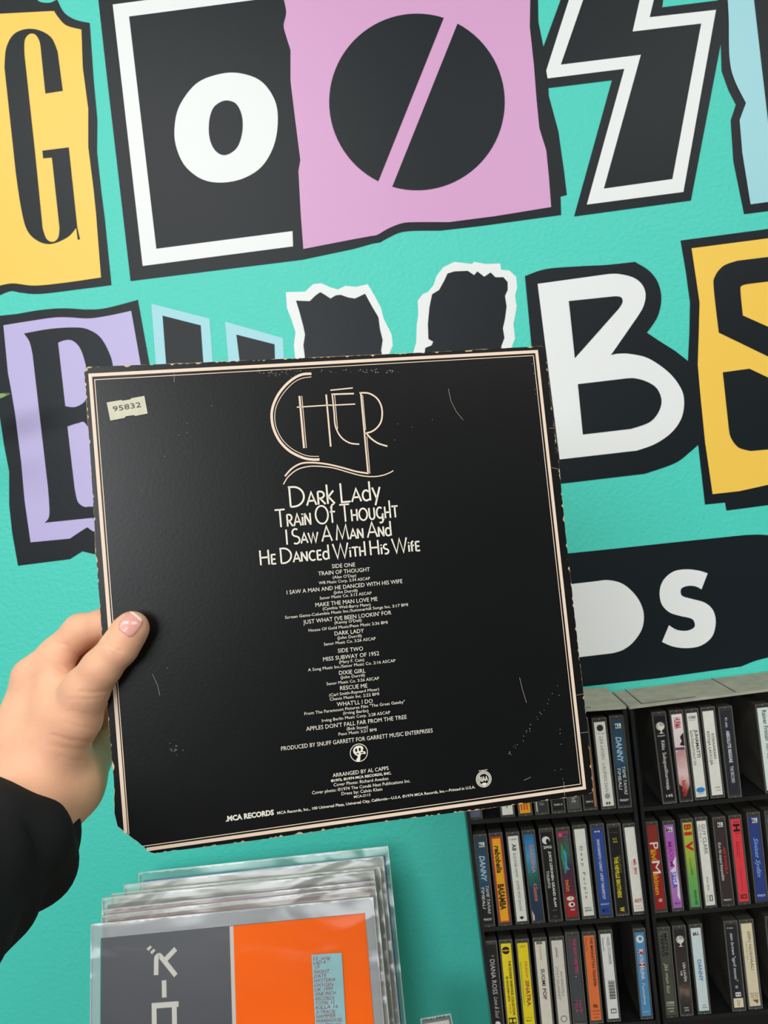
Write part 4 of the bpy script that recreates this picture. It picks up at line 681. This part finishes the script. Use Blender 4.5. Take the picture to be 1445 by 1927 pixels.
w_ = ff.uv(*t1('c3', 875, 518))[0]; b = MB(); b.box(-.0108, w_+.0108, .3155, .3310, .0013, .0014, M_margin); b.box(-.0108, -.0003, .0, .3155, .0013, .0014, M_margin); b.box(w_+.0003, w_+.0108, .0, .3155, .0013, .0014, M_margin)
o = b.build('sleeve_margin', root); o['label'] = 'cloudy folded margin of the clear sleeve'
record((795, 1922), (846, 1913), (800, 2100), .86, .85, .004, .002, .003, cm('slate', (120, 124, 124)), 'small clear-sleeved record corner at the bottom edge beside the rack', M_film, None, None, hh=.19)
# counter out of sight below carries records and racks
b = MB(); b.box(-.55, .75, COUNTER-.03, COUNTER, -.23, 0, M_wood); sh = b.build('board', None)
bs = empty('display_shelf', WF.M); sh.parent = bs; tag(bs, 'plain wooden wall shelf carrying the records and cassette racks', 'shelf')
for x in (-.45, .1, .65):
    b = MB(); b.prism([(0, 0), (.2, 0), (0, -.2)], -.012, .012, M_wood); o = b.build('bracket', bs)
    o.matrix_local = Matrix(((0, 0, 1, x), (0, 1, 0, COUNTER-.03), (1, 0, 0, 0), (0, 0, 0, 1)))

# ================================================================== hanging plant at the left edge
pl = empty('potted_plant', Matrix.Translation(PY(-430, 1000, .93))); tag(pl, 'green pointed leaf of a wall plant poking in at the left frame edge', 'plant')
def leafmesh(tip, base, wd_, name='leaf'):
    b = MB(); base = Vector(base); tip = Vector(tip); d = tip-base; L = d.length; d.normalize(); s = d.cross(Vector((0, -1, 0))).normalized(); n = s.cross(d)
    V = []; N = 14
    for i in range(N+1):
        t = i/N; w = wd_*math.sin(math.pi*t**.8)**.9*(1-.25*t)+.0002; c = base+d*L*t+n*(.006*math.sin(math.pi*t))
        V += [c-s*w+n*.002, c, c+s*w+n*.002]
    F_ = []
    for i in range(N):
        for j in (0, 1): q = i*3+j; F_.append((q, q+1, q+4, q+3))
    b.add(V, F_, M_leaf); o = b.build(name, None, smooth=True); mo = o.modifiers.new('t', 'SOLIDIFY'); mo.thickness = .0006
    o.parent = pl; o.matrix_parent_inverse = pl.matrix_world.inverted(); return o
pc = PY(-430, 1000, .93)
leafmesh(PY(20, 741, .90), PY(-130, 785, .905), .0105)
b = MB(); A_ = PY(-130, 785, .905); B2 = pc+Vector((0, 0, .02)); M2 = (A_+B2)/2+Vector((-.01, -.01, .02)); st_ = []
for i in range(9):
    t = i/8; c_ = A_*(1-t)**2+M2*2*t*(1-t)+B2*t*t; st_ += [c_+Vector((.0014*math.cos(a), .0014*math.sin(a), .0008*math.sin(a))) for a in (0, 1.57, 3.14, 4.71)]
b.add(st_, [(i*4+j, i*4+(j+1) % 4, (i+1)*4+(j+1) % 4, (i+1)*4+j) for i in range(8) for j in range(4)], M_leaf); o = b.build('stem', None); o.parent = pl; o.matrix_parent_inverse = pl.matrix_world.inverted()
for q in [(-330, 760), (-460, 780), (-560, 850)]: leafmesh(PY(*q, .90), pc+Vector((0, 0, .05)), .012)
b = MB(); N = 20
prof = [(.03, 0), (.045, .075), (.05, .075), (.05, .09), (.042, .09), (.038, .07), (0, .07)]
V = [(r*math.cos(2*math.pi*i/N), r*math.sin(2*math.pi*i/N), z-.06) for r, z in prof for i in range(N)]
b.add(V, [(j*N+i, j*N+(i+1) % N, (j+1)*N+(i+1) % N, (j+1)*N+i) for j in range(len(prof)-1) for i in range(N)]+[tuple(range(N))[::-1]], M_pot)
b.box(-.02, .02, .03, .071, -.02, .02, M_pot)
b.build('pot', pl, smooth=False)

# ================================================================== the person's hand and sleeve
mm = .001
def hp(x, y, d): return np.array(P(x, y, d))
d0 = LF.uv(200, 1220); lpd = (LF.w(*d0)-CAM).dot(fw); print('LP depth at thumb', lpd)
D = lpd
def lpdepth(px, py): return (LF.w(*LF.uv(px, py))-CAM).dot(fw)
chain = {
 'thumb': ([(250, 1180, D-.0105, 9.4), (243, 1189, D-.0105, 10.4), (224, 1219, D-.0125, 10.9), (190, 1258, D-.012, 11.6), (160, 1300, D-.009, 14), (138, 1350, D-.004, 17), (100, 1410, D+.001, 20)], 5),
 'index': ([(62, 1274, D+.018, 12.5), (108, 1232, D+.020, 11.6), (152, 1188, D+.021, 11.2), (196, 1174, D+.016, 9.6), (240, 1180, D+.013, 8.4), (262, 1188, D+.012, 7.5)], 4),
 'middle': ([(86, 1300, D+.040, 12.5), (130, 1262, D+.044, 11), (172, 1226, D+.040, 10.5), (215, 1210, D+.024, 9.4), (262, 1216, D+.0135, 8)], 4),
 'ring': ([(112, 1350, D+.056, 12), (160, 1310, D+.058, 10.5), (192, 1290, D+.045, 10), (235, 1270, D+.024, 8.8), (262, 1268, D+.0135, 7.6)], 4),
 'little': ([(150, 1400, D+.062, 12), (186, 1360, D+.060, 9.5), (206, 1340, D+.045, 8.6), (232, 1322, D+.026, 7.8), (252, 1315, D+.013, 6.6)], 4),
}
palm = [((62, 1276, D+.018, 12.5), (50, 1400, D+.012, 25)), ((86, 1300, D+.036, 15), (60, 1410, D+.030, 25)), ((120, 1345, D+.050, 15), (85, 1440, D+.030, 26)),
        ((162, 1412, D+.050, 20), (120, 1474, D+.014, 24.5)), ((100, 1410, D+.001, 19.5), (55, 1490, D-.005, 24)), ((118, 1474, D+.012, 24), (38, 1552, D-.030, 21)),
        ((104, 1268, D+.010, 12), (112, 1330, D+.004, 17)), ((50, 1440, D+.01, 27), (15, 1570, D-.03, 26)), ((62, 1530, D+.0, 26), (-20, 1612, D-.04, 28))]
def rc(X, a, b, ra, rb):
    ba = b-a; l2 = ba@ba; t = np.clip(((X-a)@ba)/l2, 0, 1); return np.linalg.norm(X-a-t[..., None]*ba, axis=-1)-(ra+(rb-ra)*t)
def smin(a, b, k):
    h = np.clip(.5+.5*(b-a)/k, 0, 1); return b+(a-b)*h-k*h*(1-h)
creases = [([(185, 1215), (200, 1211), (214, 1219), (228, 1226)], .8, .9), ([(196, 1203), (208, 1206), (222, 1214)], .4, .8), ([(205, 1226), (214, 1230), (224, 1236)], .3, .8), ([(120, 1360), (150, 1368), (180, 1371)], .3, .8), ([(110, 1422), (132, 1430), (152, 1432)], .35, .9), ([(85, 1246), (105, 1252), (120, 1262)], .4, .9), ([(150, 1301), (170, 1304), (198, 1301)], .45, .9), ([(132, 1315), (160, 1316), (190, 1314)], .3, .9),
           ([(100, 1383), (130, 1392), (170, 1396)], .5, 1.1), ([(92, 1402), (125, 1408), (160, 1411)], .3, 1.0), ([(118, 1340), (140, 1338), (165, 1342)], .15, .9),
           ([(72, 1232), (95, 1241), (132, 1252)], .5, 1.3), ([(104, 1210), (125, 1214), (148, 1234)], .6, 1.2), ([(176, 1165), (182, 1180), (190, 1190)], .25, .9)]
CRP = [([hp(x, y, D) for x, y in c[0]], c[1]*mm, c[2]*mm) for c in creases]
fwn = np.array(fw); cxn = np.array(cx); cyn = np.array(cy); camn = np.array(CAM)
def proj(X):
    V_ = X-camn; z = V_@fwn; return np.stack([(V_@cxn)/z*D, (V_@cyn)/z*D], -1), z
def sdf(X, fine=True):
    body = None
    for (a, b) in palm:
        d = rc(X, hp(*a[:3]), hp(*b[:3]), a[3]*mm, b[3]*mm); body = d if body is None else smin(body, d, .011)
    res = None
    for nme, (pts, k) in chain.items():
        c_ = None
        for a, b in zip(pts, pts[1:]):
            d = rc(X, hp(*a[:3]), hp(*b[:3]), a[3]*mm, b[3]*mm); c_ = d if c_ is None else smin(c_, d, k*mm)
        q = smin(body, c_, .009 if nme == 'thumb' else .006); res = q if res is None else np.minimum(res, q)
    if fine:
        p2, z = proj(X); front = z < D+.03
        for pl_, amp, w in CRP:
            q2 = [proj(q[None])[0][0] for q in pl_]; dm = np.full(res.shape, 1.0)
            for a, b in zip(q2, q2[1:]):
                ba = b-a; t = np.clip(((p2-a)@ba)/(ba@ba), 0, 1); dm = np.minimum(dm, np.linalg.norm(p2-a-t[..., None]*ba, axis=-1))
            res = res+amp*np.exp(-(dm/w)**2)*front
    return res
def surface_nets(f, lo, hi, h):
    n = [int((hi[i]-lo[i])/h)+1 for i in range(3)]
    ax = [lo[i]+h*np.arange(n[i]) for i in range(3)]
    v = np.empty(n, np.float32)
    for i in range(0, n[0], 16):
        X = np.stack(np.meshgrid(ax[0][i:i+16], ax[1], ax[2], indexing='ij'), -1); v[i:i+16] = f(X)
    cor = [(i, j, k) for i in (0, 1) for j in (0, 1) for k in (0, 1)]
    sh = tuple(x-1 for x in n); S = [v[c[0]:c[0]+sh[0], c[1]:c[1]+sh[1], c[2]:c[2]+sh[2]] for c in cor]
    neg = sum((s < 0).astype(np.int8) for s in S); act = (neg > 0) & (neg < 8); idx = np.full(sh, -1, np.int64); ijk = np.argwhere(act); idx[act] = np.arange(len(ijk))
    acc = np.zeros((len(ijk), 3)); cnt = np.zeros(len(ijk)); val = [s[act] for s in S]
    for a in range(8):
        for b in range(a+1, 8):
            if sum(abs(cor[a][q]-cor[b][q]) for q in range(3)) != 1: continue
            va, vb = val[a], val[b]; mk = (va < 0) != (vb < 0); t = np.where(mk, va/np.where(mk, va-vb, 1), 0)[:, None]
            pt = np.array(cor[a])+(np.array(cor[b])-np.array(cor[a]))*t; acc += np.where(mk[:, None], pt, 0); cnt += mk
    V_ = np.array(lo)+(ijk+acc/cnt[:, None])*h; F_ = []
    for axn in range(3):
        o1, o2 = [q for q in range(3) if q != axn]
        sl0 = [slice(None)]*3; sl1 = [slice(None)]*3; sl0[axn] = slice(0, -1); sl1[axn] = slice(1, None)
        a = v[tuple(sl0)] < 0; b = v[tuple(sl1)] < 0; E = np.argwhere(a != b); sgn = a[tuple(E.T)]
        ok = (E[:, o1] > 0) & (E[:, o2] > 0) & (E[:, o1] < n[o1]-1) & (E[:, o2] < n[o2]-1); E = E[ok]; sgn = sgn[ok]
        def g(d1, d2): Q = E.copy(); Q[:, o1] -= d1; Q[:, o2] -= d2; return idx[tuple(Q.T)]
        q = np.stack([g(1, 1), g(0, 1), g(0, 0), g(1, 0)], 1)
        flip = sgn if axn != 1 else ~sgn
        q[~flip] = q[~flip][:, ::-1]; F_.append(q)
    return V_, np.concatenate(F_)
pts_all = [hp(*q[:3]) for c in chain.values() for q in c[0]]+[hp(*q[:3]) for s in palm[:-1] for q in s]
lo = np.min(pts_all, 0)-.032; hi = np.max(pts_all, 0)+.032; lo[0] -= .03; lo[2] -= .02; lo[1] -= .02
V_, F_ = surface_nets(sdf, lo, hi, .001)
me = bpy.data.meshes.new('person'); me.from_pydata(V_.tolist(), [], F_.tolist()); me.polygons.foreach_set('use_smooth', [True]*len(F_)); me.materials.append(M_skin); me.update()
# object origin at the wrist
org = P(55, 1500, D); me.transform(Matrix.Translation(-org)); person = bpy.data.objects.new('person', me); C.objects.link(person); person.location = org
mo = person.modifiers.new('s', 'SMOOTH'); mo.factor = .5; mo.iterations = 2
tag(person, 'person reaching in from lower left, pale left hand pinching the album cover, black sleeve', 'person')
bpy.context.view_layer.update()
def kid(o): o.parent = person; o.matrix_parent_inverse = Matrix.Translation(-org); return o
# nail
def march(px, py, d0_, off=0):
    r = np.array(ray(px, py)); t = d0_
    best = (9, None)
    for i in range(60):
        q = camn+r*t; s = float(sdf(q[None], False)[0])-off
        if s < best[0]: best = (s, q)
        if s < 2e-5 or t > D+.02: break
        t += s*.8
    return best[1]
axn_ = Vector((.62, -.78)).normalized(); sd = Vector((-axn_.y, axn_.x)); cen = Vector((245.5, 1174.5)); NV = []; NU, NW = 16, 12
for i in range(NU+1):
    for j in range(NW+1):
        u = i/NU*2-1; w = j/NW*2-1       # u along the thumb, w across
        ux_ = u*23; wx = w*20.5*math.sqrt(max(0, 1-max(0, (abs(u)-.35)/.65)**2*.82))
        q = cen+axn_*ux_+sd*wx; edge_ = max(abs(u), abs(w)); off = .0006 if edge_ < .98 else -.0004
        NV.append(tuple(march(q.x, q.y, D-.04, off+(.0005 if u > .8 and edge_ < .98 else 0))))
b = MB(); b.add(NV, [(i*(NW+1)+j, (i+1)*(NW+1)+j, (i+1)*(NW+1)+j+1, i*(NW+1)+j+1) for i in range(NU) for j in range(NW)], M_nail)
M_tip = mat('nail_tip', (236, 214, 196), .25)
b.slot(M_tip); b.mi = [1 if (q//NW) >= NU-2 else 0 for q in range(len(b.f))]
kid(b.build('thumbnail', None, smooth=True))['label'] = 'pink thumbnail with pale tip'
# sleeve
SL = [((15, 1584, D-.012), 41.5), ((10, 1590, D-.018), 43), ((-20, 1612, D-.04), 43.5), ((-70, 1650, D-.062), 43.5), ((-150, 1725, D-.10), 44), ((-300, 1860, D-.16), 46), ((-520, 2080, D-.23), 50), ((-900, 2500, D-.28), 54)]
cs = [P(*q[0]) for q in SL]; ra = [q[1]*mm for q in SL]
path = []; NS = 10
for i in range(len(cs)-1):
    for k in range(NS):
        t = k/NS; p0 = cs[max(0, i-1)]; p1 = cs[i]; p2 = cs[i+1]; p3 = cs[min(len(cs)-1, i+2)]
        path.append((.5*((2*p1)+(p2-p0)*t+(2*p0-5*p1+4*p2-p3)*t*t+(-p0+3*p1-3*p2+p3)*t**3), ra[i]+(ra[i+1]-ra[i])*t))
NR = 64; V = []
axd = (cs[2]-cs[0]).normalized(); ref = Vector((0, 0, 1))
for i, (c_, r_) in enumerate(path):
    d_ = (path[min(i+1, len(path)-1)][0]-path[max(i-1, 0)][0]).normalized()
    if i < 14: d_ = (d_*(i/14)+axd*(1-i/14)).normalized()
    x_ = d_.cross(ref).normalized(); y_ = x_.cross(d_).normalized()
    for j in range(NR):
        a = 2*math.pi*j/NR
        fold = (.0016*math.sin(3*a+i*.25)+.0012*math.sin(5*a-i*.4+1)+.0015*math.sin(i*.45+2*a))*min(1, i/10)
        rr = r_+fold-(.002 if i == 0 else 0)
        V.append(c_+x_*math.cos(a)*rr+y_*math.sin(a)*rr)
b = MB(); b.add(V, [(i*NR+j, i*NR+(j+1) % NR, (i+1)*NR+(j+1) % NR, (i+1)*NR+j) for i in range(len(path)-1) for j in range(NR)], M_cloth)
so = b.build('sleeve', None, smooth=True); mo = so.modifiers.new('t', 'SOLIDIFY'); mo.thickness = .0022; mo.offset = 0
kid(so)['label'] = 'black fabric sleeve'
